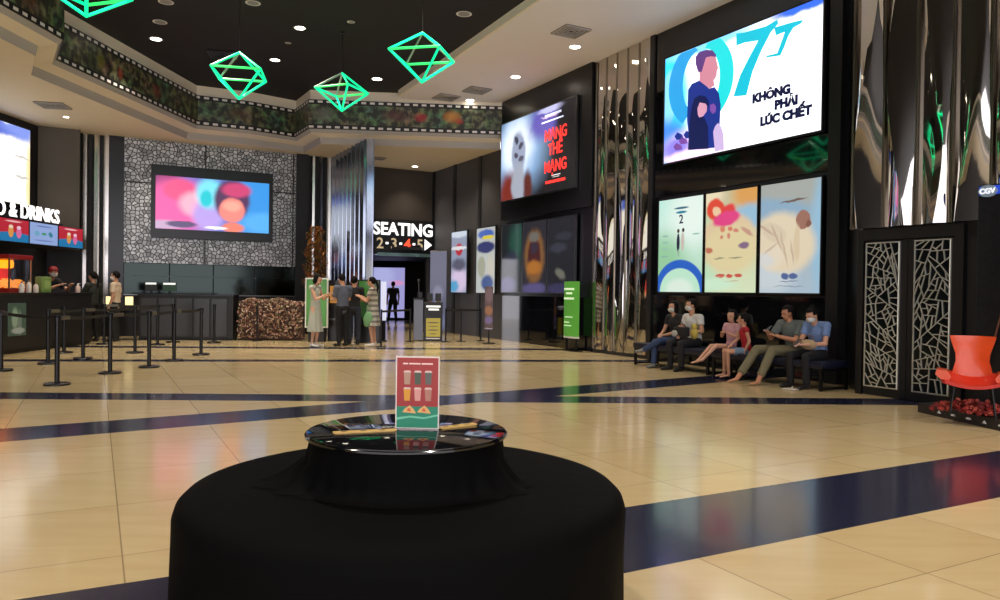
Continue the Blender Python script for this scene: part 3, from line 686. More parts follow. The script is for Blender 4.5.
# dark wide screen farther along
bl = fb(3.68, 2.1, [(.25, .62, .36, .5, (150, 190, 235), 1.1, 0), (.24, .66, .22, .34, (235, 245, 255), .9, 0), (.62, .85, .2, .2, (96, 84, 180), 1.0, 0), (.7, .98, .16, .04, (200, 200, 240), .6, 0), (.7, .9, .13, .012, (235, 200, 230), .5, 0), (.14, .1, .16, .25, (120, 40, 30), 1, 0),
    (.26, .58, .1, .27, (150, 160, 185), .35, 0), (.23, .74, .03, .05, (60, 62, 84), .6, 20), (.3, .66, .035, .04, (70, 70, 90), .6, -20), (.23, .56, .035, .04, (70, 70, 90), .6, 20), (.3, .48, .035, .04, (80, 80, 100), .6, -20), (.27, .18, .1, .24, (160, 165, 180), .5, 0), (.4, .12, .06, .2, (90, 36, 30), .8, 0), (.9, .5, .16, .6, (10, 12, 20), .6, 0)])
m = art('night_screen_picture', (14, 12, 22), bl, emit=1.15, grain=.25, gscale=2.2)
root, W_, H_ = panel('led_screen', RW, -10.62, -6.94, 3.86, 5.98, .16, m, 'dark cinema screen advert with glowing blue head and red title letters', 'screen', border=.03, fm=M_steel)
mr_ = emis('title_red', (240, 50, 45), 1.2)
for body, z in (('MẠNG', 1.27), ('THẾ', .90), ('MẠNG', .48)): text(body, .40, mr_, root, .97, z, -.056, .006, name='title_lettering', bold=.008, sx=.86)
text('....... ..', .2, emis('title_pale', (230, 220, 240), 1), root, .9, 1.85, -.056, .004, name='small_print') if 0 else None
mb = MB(); mb.box(.52, 1.42, -.056, -.052, .2, .27); mb.build('release_line', mr_, root)
mb = MB(); mb.box(.8, 1.2, -.056, -.052, .37, .395); mb.box(.85, 1.15, -.056, -.052, .33, .345); mb.build('credit_line', emis('credit_white', (200, 200, 205), .8), root)
mb = MB(); mb.box(.45, 1.2, -.056, -.052, 1.88, 1.93); mb.box(.3, 1.3, -.056, -.052, 1.74, 1.775); mb.build('tag_line', emis('tagline_white', (215, 220, 250), 1), root)
# three dim posters under it
dims = [('dim greenish movie poster under the dark screen, beside the brown roll-up sign', (24, 34, 40), [(.8, .75, .4, .25, (30, 84, 70), 1, 0), (.3, .1, .4, .12, (90, 84, 130), .9, 0), (.5, .5, .3, .1, (40, 46, 70), .9, 0)], -10.72, -9.6),
        ('dim movie poster with an ornate orange and gold oval figure, middle of the three', (44, 44, 54), [(.5, .5, .4, .36, (150, 104, 60), .5, 0), (.5, .5, .28, .26, (80, 34, 40), .5, 0), (.5, .35, .3, .1, (190, 120, 50), .7, 0), (.5, .62, .14, .08, (60, 50, 66), .5, 0), (.48, .78, .2, .07, (120, 116, 110), .6, 0), (.5, .05, .5, .08, (96, 90, 140), .8, 0)], -9.55, -8.35),
        ('dim dark movie poster with a small pale figure, next to the green sign stand', (34, 36, 46), [(.5, .25, .18, .06, (120, 120, 110), .8, 20), (.4, .6, .3, .06, (60, 62, 78), .8, 0), (.6, .75, .3, .05, (52, 54, 70), .8, 0), (.5, .05, .5, .08, (60, 58, 96), .8, 0)], -8.30, -7.08)]
for k, (lb, c, bl, ra, rb) in enumerate(dims):
    m = art('dim_poster_%d' % k, c, fb(rb - ra, 1.85, bl), emit=.75, grain=.14, gscale=6, rough=.08)
    panel('dim_poster', RW, ra, rb, 1.35, 3.2, .05, m, lb, 'poster', 'dim posters under the dark screen', border=.02, fm=M_steel)
# two lit boards farther down the passage
m = art('passage_poster_a', (150, 160, 185), fb(1.3, 1.92, [(.5, .7, .2, .1, (190, 40, 60), .4, 0), (.5, .72, .5, .03, (235, 235, 240), .6, 0), (.5, .2, .5, .2, (225, 205, 235), .8, 0), (.2, .1, .3, .1, (90, 170, 215), .8, 0), (.5, .45, .4, .1, (90, 90, 110), .9, 0), (.5, .95, .5, .06, (210, 220, 235), .6, 0)]), emit=.85, grain=.12, gscale=7)
panel('passage_poster', RW, -14.08, -12.95, 1.32, 3.22, .06, m, 'lit poster with a red emblem on the grey passage wall, one nearer the doorway', 'poster', border=.03)
m = art('passage_poster_b', (196, 200, 196), fb(1.27, 1.9, [(.5, .9, .4, .07, (60, 100, 190), .5, 0), (.6, .85, .3, .03, (230, 210, 60), .5, 0), (.5, .7, .45, .09, (40, 50, 110), .4, 0), (.3, .4, .2, .16, (170, 170, 150), .4, 0), (.75, .4, .18, .18, (205, 200, 185), .4, 0), (.6, .15, .3, .12, (50, 80, 140), .6, 0)]), emit=.85, grain=.06, gscale=7)
panel('passage_poster', RW, -12.28, -11.1, 1.32, 3.22, .06, m, 'lit blue and white notice board on the grey passage wall above the brown roll-up sign', 'poster', border=.03)

# animated film screen on the patterned wall (plain colour scene)
sw, sh = 3.05, 1.47
bl = fb(sw, sh, [(.0, .9, .22, .25, (120, 50, 100), .7, 0), (.18, .45, .3, .5, (232, 90, 160), .7, 0), (.2, .75, .14, .2, (225, 80, 130), .5, 0), (.32, .5, .12, .22, (250, 170, 190), .8, 0), (.45, .3, .14, .3, (176, 150, 220), .7, 0), (.46, .72, .12, .28, (120, 215, 235), .7, 0), (.43, .62, .05, .16, (20, 190, 200), .6, 0),
    (.05, .08, .2, .08, (190, 160, 190), .8, 0), (.22, .1, .13, .06, (86, 70, 110), .5, 0), (.9, .5, .22, .8, (50, 140, 215), .6, 0), (.95, .2, .2, .2, (80, 165, 230), .8, 0), (.66, .62, .16, .4, (80, 44, 84), .35, 0), (.7, .82, .13, .14, (196, 60, 110), .6, 0), (.66, .42, .115, .24, (240, 130, 120), .3, 0), (.66, .5, .08, .1, (250, 160, 140), .8, 0), (.67, .08, .1, .1, (226, 120, 100), .5, 0), (.52, .06, .1, .03, (240, 240, 245), .5, 0)])
m = art('cartoon_screen_picture', (90, 110, 190), bl, emit=1.3, grain=.05, gscale=5)
root = empty('wall_screen', BW.at(-2.70, .02, 2.72), BW.a, 'wide screen with a bright pink and blue film scene on the crackle patterned wall', 'screen')
mb = MB(); mb.box(-1.64, 1.64, -.12, 0, 0, 2.03, bev=.01); mb.build('bezel', M_satin, root)
mb = MB(); mb.box(-sw / 2, sw / 2, -.005, 0, 0, sh); mb.build('picture', m, root, (0, -.125, .26))

# big bright screen over the food counter
m = art('food_screen_picture', (246, 242, 232), fb(4.4, 2.2, [(.5, 1.0, .9, .3, (84, 104, 196), .2, 0), (.95, .86, .2, .14, (120, 140, 215), .8, 0), (.9, .95, .08, .06, (235, 240, 250), .6, 0), (.8, .9, .05, .06, (225, 230, 250), .8, 0), (1, .3, .03, .4, (236, 214, 160), .9, 0), (.93, .52, .07, .012, (190, 185, 180), .6, 0), (.93, .3, .06, .016, (190, 185, 180), .6, 0)]), emit=1.4, grain=.14, gscale=4)
panel('led_screen', LW, 14.33, 18.73, 3.33, 5.2, .05, m, 'big white and blue screen on the wall above the food counter letters', 'screen', border=.03)

# ------------------------------------------------------------------ food counter
MW = Frame(-10.3, 0, 90)
root = empty('menu_canopy', MW.at(12, 0, 2.26), MW.a, 'black canopy over the food counter carrying the menu screens and white letters', 'canopy')
mb = MB(); mb.box(-6, 6.48, .0, 1.4, 0, .5); mb.build('fascia', M_black, root)
tl = text('FOOD & DRINKS', .45, M_glow, root, 5.50, .53, -.0, .03, 'RIGHT', 'sign_lettering', bold=.004, sx=.90)
mb = MB(); mb.box(1.5, 5.6, -.04, .0, .5, .53); mb.build('letter_rail', M_black, root)
food = [((190, 26, 44), 15.31, 16.33, 'red and blue menu screen with drinks at the edge of view on the canopy'), ((150, 175, 226), 16.36, 17.40, 'pale blue menu screen in the middle of the canopy'), ((190, 26, 44), 17.43, 18.44, 'red and blue menu screen with drinks at the far end of the canopy')]
for k, (c, a, b_, lb) in enumerate(food):
    if k == 1: bl = [(.25, .5, .09, .12, (110, 170, 200), .4, 0), (.5, .5, .09, .06, (60, 150, 110), .4, 0), (.75, .5, .08, .12, (50, 130, 150), .4, 20), (.5, .85, .3, .03, (100, 120, 180), .5, 0), (.5, .18, .35, .03, (110, 130, 190), .5, 0)]
    else: bl = [(.5, .0, .9, .42, (20, 120, 175), .12, 0), (.42, .45, .085, .27, (225, 150, 70), .2, 0), (.68, .42, .085, .25, (225, 110, 160), .2, 0), (.42, .66, .07, .08, (245, 220, 190), .3, 0), (.68, .64, .07, .08, (250, 200, 220), .3, 0), (.5, .9, .25, .04, (245, 190, 190), .6, 0)]
    m = art('menu_picture_%d' % k, c, fb(1.0, .47, bl), emit=.85)
    panel('menu_screen', MW, a, b_, 2.27, 2.74, .01, m, lb, 'screen', 'menu screens on the canopy', border=.008, depth=.03)
root = empty('food_counter', (-9.9, 11.6, 0), PI / 2, 'long black food counter below the menu screens', 'counter')
mb = MB(); mb.box(-6, 6, -.33, .38, .08, 1.16); mb.build('body', M_black, root)
mb = MB(); mb.box(-6.02, 6.04, -.36, .40, 1.16, 1.2, bev=.01); mb.build('counter_top', M_satin, root)
mb = MB(); mb.box(-6, 6, -.29, .34, 0, .08); mb.build('kick_board', M_black_metal, root)
mb = MB(); mb.box(3.0, 3.55, -.345, -.33, .35, 1.0, bev=.004); mb.build('glow_panel', art('glow_panel_picture', (70, 90, 70), [(3.2, .7, .1, .2, (150, 165, 130), .6, 0), (3.35, .6, .06, .25, (120, 130, 110), .6, 0), (3.3, .45, .2, .06, (170, 170, 150), .6, 0)], emit=.5), root)  # glowing panel added for a greenish patch of light on the counter
# popcorn machine
root = empty('popcorn_machine', (-10.02, 15.35, 1.2), PI / 2, 'glowing glass popcorn machine with orange light on the food counter', 'popcorn machine')
mb = MB(); mb.box(-.36, .36, -.22, .25, 0, .09, bev=.01); mb.build('body', mat('popcorn_red', (140, 22, 18), .35), root)
mb = MB(); mb.box(-.38, .38, -.24, .27, .68, .77, bev=.015); mb.build('canopy', MATS['popcorn_red'], root)
mb = MB()
for x in (-.35, .35):
    for y in (-.21, .24): mb.box(x - .012, x + .012, y - .012, y + .012, .09, .68)
mb.build('post', M_alu, root); bpy.data.objects['post'].name = 'corner_frame'
mb = MB(); mb.lathe([(.13, .0), (.15, -.06), (.14, -.15), (.1, -.17)][::-1], 18); mb.build('kettle', emis('kettle_glow', (255, 150, 20), 1.6), root, (-.12, .02, .66))
mb = MB(); random.seed(3)
for i in range(170):
    x, y = random.uniform(-.31, .31), random.uniform(-.17, .2); mb.ball((x, y, .1 + random.uniform(0, .2) * (1 - abs(x) * 1.6)), .028, seg=6)
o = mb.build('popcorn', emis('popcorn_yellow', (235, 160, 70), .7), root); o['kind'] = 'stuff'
mb = MB(); mb.box(-.34, .34, .22, .225, .1, .67); mb.build('back_glow', emis('popcorn_pink', (210, 60, 60), .55), root)
mb = MB(); mb.box(-.35, .35, -.215, -.21, .09, .68); mb.build('glass', mat('clear_glass', (255, 255, 255), .02, trans=1, spec=.3), root)
M_cup = mat('cup_white', (214, 208, 200), .5)
for k, (y, h, lb) in enumerate(((15.1, .24, 'white sauce bottle in front of the popcorn machine, towards the camera'), (15.33, .27, 'white sauce bottle in front of the popcorn machine, middle one'), (15.56, .22, 'shortest white sauce bottle by the popcorn machine edge'))):
    root = empty('bottle', (-9.62, y, 1.2), 0, lb, 'bottle', 'bottles before the popcorn machine')
    mb = MB(); mb.lathe([(.045, 0), (.05, .02), (.05, h * .6), (.03, h * .75), (.018, h * .8)], 12); mb.build('body', M_cup, root, smooth=True)
    mb = MB(); mb.lathe([(.02, h * .8), (.018, h * .86), (.006, h)], 10); mb.build('cap', mat('cap_grey', (120, 110, 100), .5), root)
root = empty('acrylic_box', (-9.72, 15.98, 1.2), PI / 2, 'pale green box standing on the food counter beside the red-capped worker', 'box')
mb = MB(); mb.box(-.17, .17, -.08, .08, 0, .34, bev=.03); mb.build('body', mat('leaf_green', (112, 142, 76), .5), root)
mb = MB(); mb.box(-.1, .1, -.086, -.08, .08, .26, bev=.002); mb.build('label_panel', mat('pale_green', (140, 168, 100), .5), root)
root = empty('bottle', (-9.64, 17.15, 1.2), 0, 'clear hand gel bottle on the counter end by the worker', 'bottle')
mb = MB(); mb.lathe([(.045, 0), (.05, .02), (.05, .13), (.02, .17)], 12); mb.build('body', mat('gel', (215, 190, 180), .2), root, smooth=True)
mb = MB(); mb.lathe([(.02, .17), (.02, .2)], 10); mb.box(-.008, .05, -.01, .01, .2, .215); mb.build('pump', M_white, root)

# ------------------------------------------------------------------ ticket counter
TC = Frame(-9.55, 18.95, 8)
root = empty('ticket_counter', TC.at(1.5, 0, 0), TC.a, 'black ticket counter with fluted front under the smoked mirror band', 'counter')
mb = MB(); mb.box(-1.1, 1.2, .05, .65, .06, 1.14); mb.build('body', M_black, root)
mb = MB(); mb.box(-1.12, 1.22, 0, .7, 1.14, 1.18, bev=.008); mb.build('counter_top', M_satin, root)
for i in range(5):
    x = -1.05 + i * .43; mb = MB(); mb.box(x, x + .38, .02, .05, .1, 1.08, bev=.006); mb.build('front_panel', mat('fluted_grey', (42, 43, 44), .3), root)
mb = MB(); mb.box(-1.1, 1.2, .1, .6, 0, .06); mb.build('plinth', M_black_metal, root)
for r, lb, c, e, w_ in ((.63, 'small till monitor with a white top edge on the ticket counter beside the light boxes', (24, 26, 28), 0, .3), (1.08, 'till monitor with a green back on the ticket counter', (30, 62, 44), .15, .34)):
    root = empty('till_monitor', TC.at(r, -.25, 1.18), TC.a, lb, 'monitor')
    mb = MB(); mb.box(-w_ / 2, w_ / 2, -.02, .03, .07, .30, bev=.006); mb.build('housing', mat('till_%d' % int(r * 10), c, .4, emit=e), root)
    mb = MB(); mb.box(-w_ / 2 + .02, w_ / 2 - .02, -.024, -.02, .24, .285); mb.build('lit_strip', emis('till_white', (230, 235, 230), .9), root)
    mb = MB(); mb.box(-.03, .03, -.01, .02, .0, .08); mb.box(-.1, .1, -.06, .08, 0, .012); mb.build('stand', M_black_metal, root)
root = empty('side_table', TC.at(-.05, .0, 0), TC.a, 'low black table beside the ticket counter under two glowing boxes', 'table')
mb = MB(); mb.box(-.42, .42, -.0, .5, .78, .82, bev=.005); mb.build('table_top', M_satin, root)
for x in (-.38, .38):
    for y in (.04, .46): mb = MB(); mb.box(x - .02, x + .02, y - .02, y + .02, 0, .78); mb.build('leg', M_black_metal, root)
mb = MB(); mb.box(-.4, .4, .03, .05, .1, .78); mb.build('modesty_panel', M_black, root)
for x, lb in ((-.26, 'glowing cream light box on the low table, in front of the dark-haired woman'), (.2, 'glowing cream light box on the low table, next to the till monitors')):
    root = empty('light_box', TC.at(-.05 + x, -.1, .82), TC.a, lb, 'light box')
    mb = MB(); mb.box(-.09, .09, -.03, .03, .02, .28, bev=.01); mb.build('diffuser', emis('lightbox_cream', (250, 230, 170), 1.1), root)
    mb = MB(); mb.box(-.1, .1, -.04, .04, 0, .02); mb.build('base', M_black_metal, root)

# flower bank
random.seed(11); mb = MB()
cols = [(150, 110, 92), (190, 150, 130), (110, 74, 66), (200, 176, 156), (84, 62, 54), (128, 120, 84)]
def hump(x): return 1.06 - .16 * max(0, abs(x + .1) - .35) ** 1.1 + .03 * math.sin(x * 9)
for i in range(1500):
    x = random.uniform(-.82, .82); h = hump(x); z = random.uniform(.06, h); y = -.1 - .12 * math.sin(z / h * PI) + random.uniform(-.03, .03)
    if random.random() < .25: z = h + random.uniform(-.05, .02); y = random.uniform(-.2, .4)
    mb.mi = random.randrange(6); r = random.uniform(.02, .042)
    M = Matrix.Rotation(random.uniform(0, 3), 3, 'X') @ Matrix.Rotation(random.uniform(0, 3), 3, 'Z')
    mb.ball((x, y, z), r, r * .5, r, 6, M.to_4x4())
mb.mi = 4; mb.box(-.8, .8, -.1, .38, .02, .95)
fl = mb.build('flower_bank', [mat('blossom_%d' % i, c, .8) for i, c in enumerate(cols)], None, (-6.0, 19.75, 0), math.radians(6))
tag(fl, 'dense bank of dusty pink and brown flowers beside the ticket counter', 'flowers'); fl['kind'] = 'stuff'

# ------------------------------------------------------------------ gold tinsel tree, kiosks, podium
def gx(px, D): return (px - 500) / FOC * D
random.seed(5)
root = empty('tinsel_tree', (gx(315, 20.9), 20.9, 0), 0, 'tall gold and green tinsel tree standing behind the green board', 'tree')
mb = MB(); mb.lathe([(.16, 0), (.18, .3), (.15, .32)], 16); mb.build('pot', M_black, root)
mb = MB(); mb.path([(0, 0, .3), (.02, 0, 1.2), (-.02, 0, 2.7)], .025, 8); mb.build('trunk', mat('bark', (74, 52, 36), .8), root)
mb = MB()
for i in range(1500):
    t = random.random(); z = 1.35 + 1.75 * t; R = .34 * (1 - .45 * max(0, t - .6) / .4) * math.sqrt(random.random()); a = random.uniform(0, 2 * PI)
    R *= .75 + .35 * math.sin(z * 7 + math.cos(a) * 3) ** 2
    c = Vector((R * math.cos(a), R * math.sin(a) * .8, z)); d1 = Vector((random.gauss(0, 1), random.gauss(0, 1), random.gauss(0, 1) - .6)).normalized(); d2 = d1.cross(Vector((random.random(), random.random(), 1))).normalized()
    L, w_ = random.uniform(.04, .08), random.uniform(.01, .018); mb.mi = random.choice((0, 0, 0, 1, 2))
    n_ = d1.cross(d2) * .003
    vs = [mb.bm.verts.new(p) for p in (c - d1 * L + n_, c + d2 * w_, c + d1 * L + n_, c - d2 * w_, c - n_ * 2)]
    mb.face([vs[0], vs[1], vs[4]]); mb.face([vs[1], vs[2], vs[4]]); mb.face([vs[2], vs[3], vs[4]]); mb.face([vs[3], vs[0], vs[4]]); mb.face([vs[0], vs[1], vs[2], vs[3]])
mb.build('tinsel', [mat('gold_tinsel', (176, 120, 44), .35, metal=.6), mat('green_tinsel', (66, 84, 34), .5), mat('rust_tinsel', (150, 66, 30), .45, metal=.3)], root)

def board(name, px0, px1, y0, y1, D, rz, label, cat, face_m, border_m, b=.035, depth=.06):
    w_ = (px1 - px0) / FOC * D; zt = CAM_H + (289.5 - y0) / FOC * D; zb = CAM_H + (289.5 - y1) / FOC * D
    root = empty(name, (gx((px0 + px1) / 2, D), D, 0), rz, label, cat)
    mb = MB(); mb.box(-w_ / 2, w_ / 2, 0, depth, zb, zt, bev=.006); mb.build('frame', border_m, root)
    o = None
    mb = MB(); mb.box(-w_ / 2 + b, w_ / 2 - b, -.006, 0, 0, zt - zb - 2 * b); mb.build('face', face_m, root, (0, 0, zb + b))
    return root, w_, zb, zt
green = art('green_board_picture', (74, 150, 46), [(0, .6, .3, .5, (96, 172, 58), 1, 0), (.05, .55, .05, .05, (200, 222, 180), .4, 0), (.02, .35, .08, .1, (170, 205, 140), .6, 0), (0, .95, .15, .04, (190, 220, 170), .5, 0), (0, .2, .12, .03, (140, 190, 110), .5, 0)], emit=.55, grain=.05)
root, w_, zb, zt = board('self_service_kiosk', 305, 328, 278, 328, 19.3, 0, 'white-framed bright green board behind the woman in the pale dress', 'kiosk', green, M_white)
mb = MB(); mb.box(-.2, .2, .01, .25, 0, zb); mb.build('base', M_black, root)
root, w_, zb, zt = board('self_service_kiosk', 357.5, 380, 279, 318, 19.2, 0, 'black kiosk with a dark green lit screen beside the long-haired woman', 'kiosk', art('kiosk_picture', (34, 84, 30), [(-.1, .7, .25, .3, (70, 140, 50), .9, 0), (.1, .4, .25, .2, (40, 60, 28), .8, 0)], emit=.5), M_black)
mb = MB(); mb.box(-.26, .26, .0, .3, .03, zb); mb.box(-.34, .34, -.15, .35, 0, .03); mb.build('cabinet', M_satin, root)
root = empty('glowing_sign', (gx(383.5, 19.9), 19.9, 0), 0, 'slim white glowing panel standing beside the black kiosk', 'sign')
mb = MB(); mb.box(-.07, .07, 0, .05, .55, 1.58, bev=.006); mb.build('panel', emis('pale_glow', (200, 205, 230), .75), root)
mb = MB(); mb.box(-.06, .06, 0, .05, .03, .55); mb.box(-.1, .1, -.08, .12, 0, .03); mb.build('stand', M_black_metal, root)
root = empty('black_kiosk', (gx(334.5, 19.75), 19.75, 0), 0, 'tall black machine with an amber lit panel in front of the man in grey', 'kiosk')
mb = MB(); mb.box(-.17, .17, 0, .4, 0, 1.6, bev=.015); mb.build('cabinet', M_satin, root)
mb = MB(); mb.box(-.12, .12, -.01, 0, 1.0, 1.45); mb.build('screen', emis('amber_panel', (170, 120, 50), .6), root)
mb = MB(); mb.box(-.12, .12, -.03, 0, .55, .6); mb.build('ticket_slot', M_steel, root)

# podium with the yellow notice
D = 20.2
root = empty('podium', (gx(419, D), D, 0), math.radians(6), 'silver grey podium at the mouth of the SEATING passage', 'podium')
mb = MB(); mb.box(-.14, .12, 0, .5, .02, 1.12, bev=.01); mb.build('body', mat('podium_grey', (104, 108, 118), .35, metal=.4), root)
mb = MB(); mb.box(-.16, .14, -.03, .52, 1.12, 1.15, bev=.005); mb.build('top', M_black_metal, root)
mb = MB(); mb.box(-.05, .1, .1, .3, 1.15, 1.32, bev=.02); mb.build('card_reader', M_black_metal, root)
mb = MB(); mb.tube((0, .1, 1.15), (-.02, .1, 1.62), .012); mb.ball((-.02, .1, 1.64), .035); mb.build('desk_lamp', M_steel, root)
root = empty('notice_cabinet', (gx(433.5, D), D, 0), math.radians(6), 'black cabinet with a white heading and a yellow poster by the podium', 'cabinet')
mb = MB(); mb.box(-.25, .25, 0, .4, 0, 1.05, bev=.01); mb.build('body', M_black, root)
mb = MB(); mb.box(-.19, .19, -.008, 0, .12, .62); mb.build('poster', art('yellow_notice', (206, 178, 24), [(0, .5, .16, .02, (120, 96, 20), .5, 0), (0, .4, .14, .015, (140, 110, 20), .5, 0), (0, .3, .15, .02, (130, 100, 20), .5, 0), (0, .2, .1, .015, (140, 110, 20), .5, 0)], emit=.6), root)
mb = MB(); mb.box(-.19, .19, -.008, 0, .91, .96); mb.box(-.13, .15, -.008, 0, .83, .88); mb.build('heading', emis('heading_white', (235, 235, 235), .8), root)
mb = MB(); mb.box(-.19, .19, -.008, 0, .06, .09); mb.build('footer_line', M_white, root)
for x, lb in ((-.12, 'black box on top of the notice cabinet, on the podium side'), (.11, 'black box on top of the notice cabinet, on the poster wall side')):
    root = empty('terminal', (gx(433.5, D) + x, D + .2, 1.05), math.radians(6), lb, 'terminal')
    mb = MB(); mb.box(-.08, .08, -.05, .08, .04, .24, bev=.01); mb.build('screen_box', M_black, root)
    mb = MB(); mb.box(-.05, .05, -.06, .05, 0, .04); mb.build('foot', mat('wood_tan', (110, 78, 50), .6), root)
# pale lit column board behind them
m = art('column_board_picture', (110, 112, 140), [(0, 1.2, .15, .25, (150, 150, 180), .8, 0), (-.08, .8, .05, .12, (220, 220, 235), .5, 0), (.08, .8, .05, .12, (220, 220, 235), .5, 0), (0, .3, .2, .3, (150, 155, 200), .9, 0)], emit=.6, grain=.08)
root = empty('banner_stand', (gx(438, 24), 24, 0), 0, 'tall pale lilac banner standing at the passage corner behind the notice cabinet', 'banner')
mb = MB(); mb.box(-.26, .26, 0, .01, 0, 2.55); mb.build('print', m, root, (0, -.01, .08)); mb = MB(); mb.box(-.28, .28, -.05, .08, 0, .08, bev=.01); mb.build('base', M_alu, root); mb = MB(); mb.tube((-.27, 0, 2.63), (.27, 0, 2.63), .012); mb.tube((0, .03, .08), (0, .03, 2.63), .012); mb.build('pole', M_alu, root)
# slim brown roll-up sign
D = 19.6
root = empty('sign_stand', (gx(489, D), D, 0), math.radians(-12), 'slim brown and pink sign on a black pole before the grey passage wall', 'sign')
mb = MB(); mb.box(-.11, .11, -.015, .0, 0, 1.13, bev=.003); mb.build('sign_face', art('brown_sign', (96, 66, 62), [(0, .9, .1, .2, (130, 96, 96), .8, 0), (0, .5, .1, .12, (176, 112, 66), .7, 0), (0, .25, .1, .1, (130, 104, 150), .7, 0), (0, .03, .12, .01, (210, 200, 220), .5, 0)], emit=.6, grain=.06), root, (0, 0, .36))
mb = MB(); mb.tube((0, .03, .03), (0, .03, 1.3), .02); mb.build('pole', M_black_metal, root)
mb = MB(); mb.lathe([(.17, 0), (.17, .02), (.03, .03)], 20); mb.build('base', M_black_metal, root)
# green sign stand
gw = .60
root = empty('sign_stand', RW.at(-6.82, .35, 0), RW.a, 'green information sign on black legs beside the rippled mirror panels', 'sign')
mb = MB(); n = 8
pts = [(-gw / 2 + gw * i / n, -.06 * math.cos(PI * (i / n - .5))) for i in range(n + 1)] + [(gw / 2, .03), (-gw / 2, .03)]
mb.slab(pts, .34, 1.62); mb.build('sign_face', mat('sign_green', (84, 158, 58), .45, emit=.35), root)
mb = MB(); mb.slab([(x * 1.02, y * 1.05) for x, y in pts], .30, .34); mb.build('lower_rim', M_white, root)
for i, (x0, x1, z) in enumerate(((-.2, .2, 1.42), (-.12, .12, 1.32), (-.2, .2, 1.2), (-.15, .15, .78), (-.18, .02, .66), (-.18, .1, .58))):
    mb = MB(); mb.box(x0, x1, -.068, -.056, z, z + .045 if z > 1 else z + .02); mb.build('text_line', emis('sign_white', (214, 238, 200), .6), root)
for x in (-.2, .2): mb = MB(); mb.box(x - .025, x + .025, -.0, .04, 0, .32); mb.build('leg', M_black_metal, root)
mb = MB(); mb.box(-.3, .3, -.1, .14, 0, .02); mb.build('base', M_black_metal, root)

# SEATING sign over the doorway
root = empty('seating_sign', HW.at((HW.rx(372.5) + HW.rx(431)) / 2, .02, 2.58), HW.a, 'black sign with white SEATING letters and screen numbers above the passage doorway', 'sign')
sw = HW.rx(431) - HW.rx(372.5)
mb = MB(); mb.box(-sw / 2, sw / 2, -.12, 0, 0, 1.14, bev=.01); mb.build('box', M_black, root)
text('SEATING', .57, M_glow, root, -.04, .62, -.125, .03, name='sign_lettering', bold=.014, sx=.93)
ng = emis('number_gold', (196, 176, 140), .7); nr = emis('number_red', (255, 80, 50), 1.3)
for ch, x, m in (('2', -.86, ng), ('3', -.38, ng), ('4', .10, nr), ('5', .55, ng)): text(ch, .50, m, root, x, .16, -.125, .02, name='screen_number', bold=.006)
for x in (-.62, -.14, .33): mb = MB(); mb.box(x - .045, x + .045, -.145, -.125, .3, .37); mb.build('separator', M_glow, root)
mb = MB(); mb.prism([(.72, .14), (.98, .33), (.72, .52)], -.15, -.125); mb.build('arrow', M_glow, root)
mb = MB(); mb.box(-sw / 2 - .02, sw / 2, -.5, 0, -.06, -.04); mb.box(-sw / 2 - .02, sw / 2, -.5, -.46, -.1, .0); o = mb.build('glass_canopy', mat('edge_glass', (120, 150, 146), .1, metal=.4, emit=.06), root)
# glowing screen at the end of the passage
m = art('end_screen_picture', (160, 158, 214), [(.3, 1.6, .4, .12, (214, 150, 200), .7, 0), (-.3, 1.9, .5, .5, (176, 178, 228), 1, 0)], emit=.95)
root = empty('passage_screen', (gx(389, 34.6), 34.6, .05), 0, 'glowing lilac screen at the far end of the dark passage', 'screen')
mb = MB(); mb.box(-.76, .76, -.06, 0, 0, 2.4, bev=.01); mb.build('case', M_black, root); mb = MB(); mb.box(-.72, .72, -.07, -.06, 0, 2.3); mb.build('picture', m, root, (0, 0, .05))
# ------------------------------------------------------------------ round ottoman
def velvet():
    N = NT('black_velvet'); b = N.b; b.inputs['Base Color'].default_value = (.0015, .0015, .0018, 1); b.inputs['Roughness'].default_value = .7
    b.inputs['Specular IOR Level'].default_value = .06
    tc = N.n('ShaderNodeTexCoord'); nz = N.n('ShaderNodeTexNoise'); nz.inputs['Scale'].default_value = 5; nz.inputs['Detail'].default_value = 4; N.l(tc.outputs['Object'], nz.inputs['Vector'])
    bp = N.n('ShaderNodeBump'); bp.inputs['Strength'].default_value = .25; bp.inputs['Distance'].default_value = .02; N.l(nz.outputs['Fac'], bp.inputs['Height']); N.l(bp.outputs[0], b.inputs['Normal'])
    return N.m
M_velvet = velvet()
oc = at(407.5, 430, .745)
OX, OY = oc.x, oc.y
root = empty('round_ottoman', (OX, OY, 0), 0, 'large round black velvet ottoman with a raised glass topped hub', 'ottoman')
SR = .94
mb = MB()
mb.lathe([(SR + .002, .02), (SR + .002, .1), (SR, .3), (SR, .45), (SR - .012, .488), (SR - .04, .515), (SR - .09, .529), (.8, .534), (.6, .536), (.42, .536)][::1], 96,
         wob=lambda a, z: .006 * math.sin(9 * a) * (z < .42) + .004 * math.sin(23 * a + 1) * (z < .3), cap=True)
mb.build('seat', M_velvet, root, smooth=True)
def gath(a):      # where the loose cloth gathers
    return max(0, math.cos(a - 3.35)) ** 10 + .6 * max(0, math.cos(a - 5.95)) ** 14
mb = MB(); prof = [(.414, .735), (.417, .70), (.420, .64), (.424, .59), (.432, .562), (.45, .547), (.475, .538)]
mb.lathe(prof[::-1], 128, wob=lambda a, z: (.13 * gath(a) * (max(0, .66 - z) / .12) ** 1.3 * (1 + .35 * math.sin(26 * a)) + .004 * math.sin(34 * a) * (z < .6)), cap=False)
mb.build('hub_skirt', M_velvet, root, smooth=True)
mb = MB(); mb.lathe([(.426, .727), (.434, .731), (.434, .739), (.431, .742)], 96); mb.build('hub_rim', mat('rim_metal', (70, 72, 76), .12, metal=1), root, smooth=True)
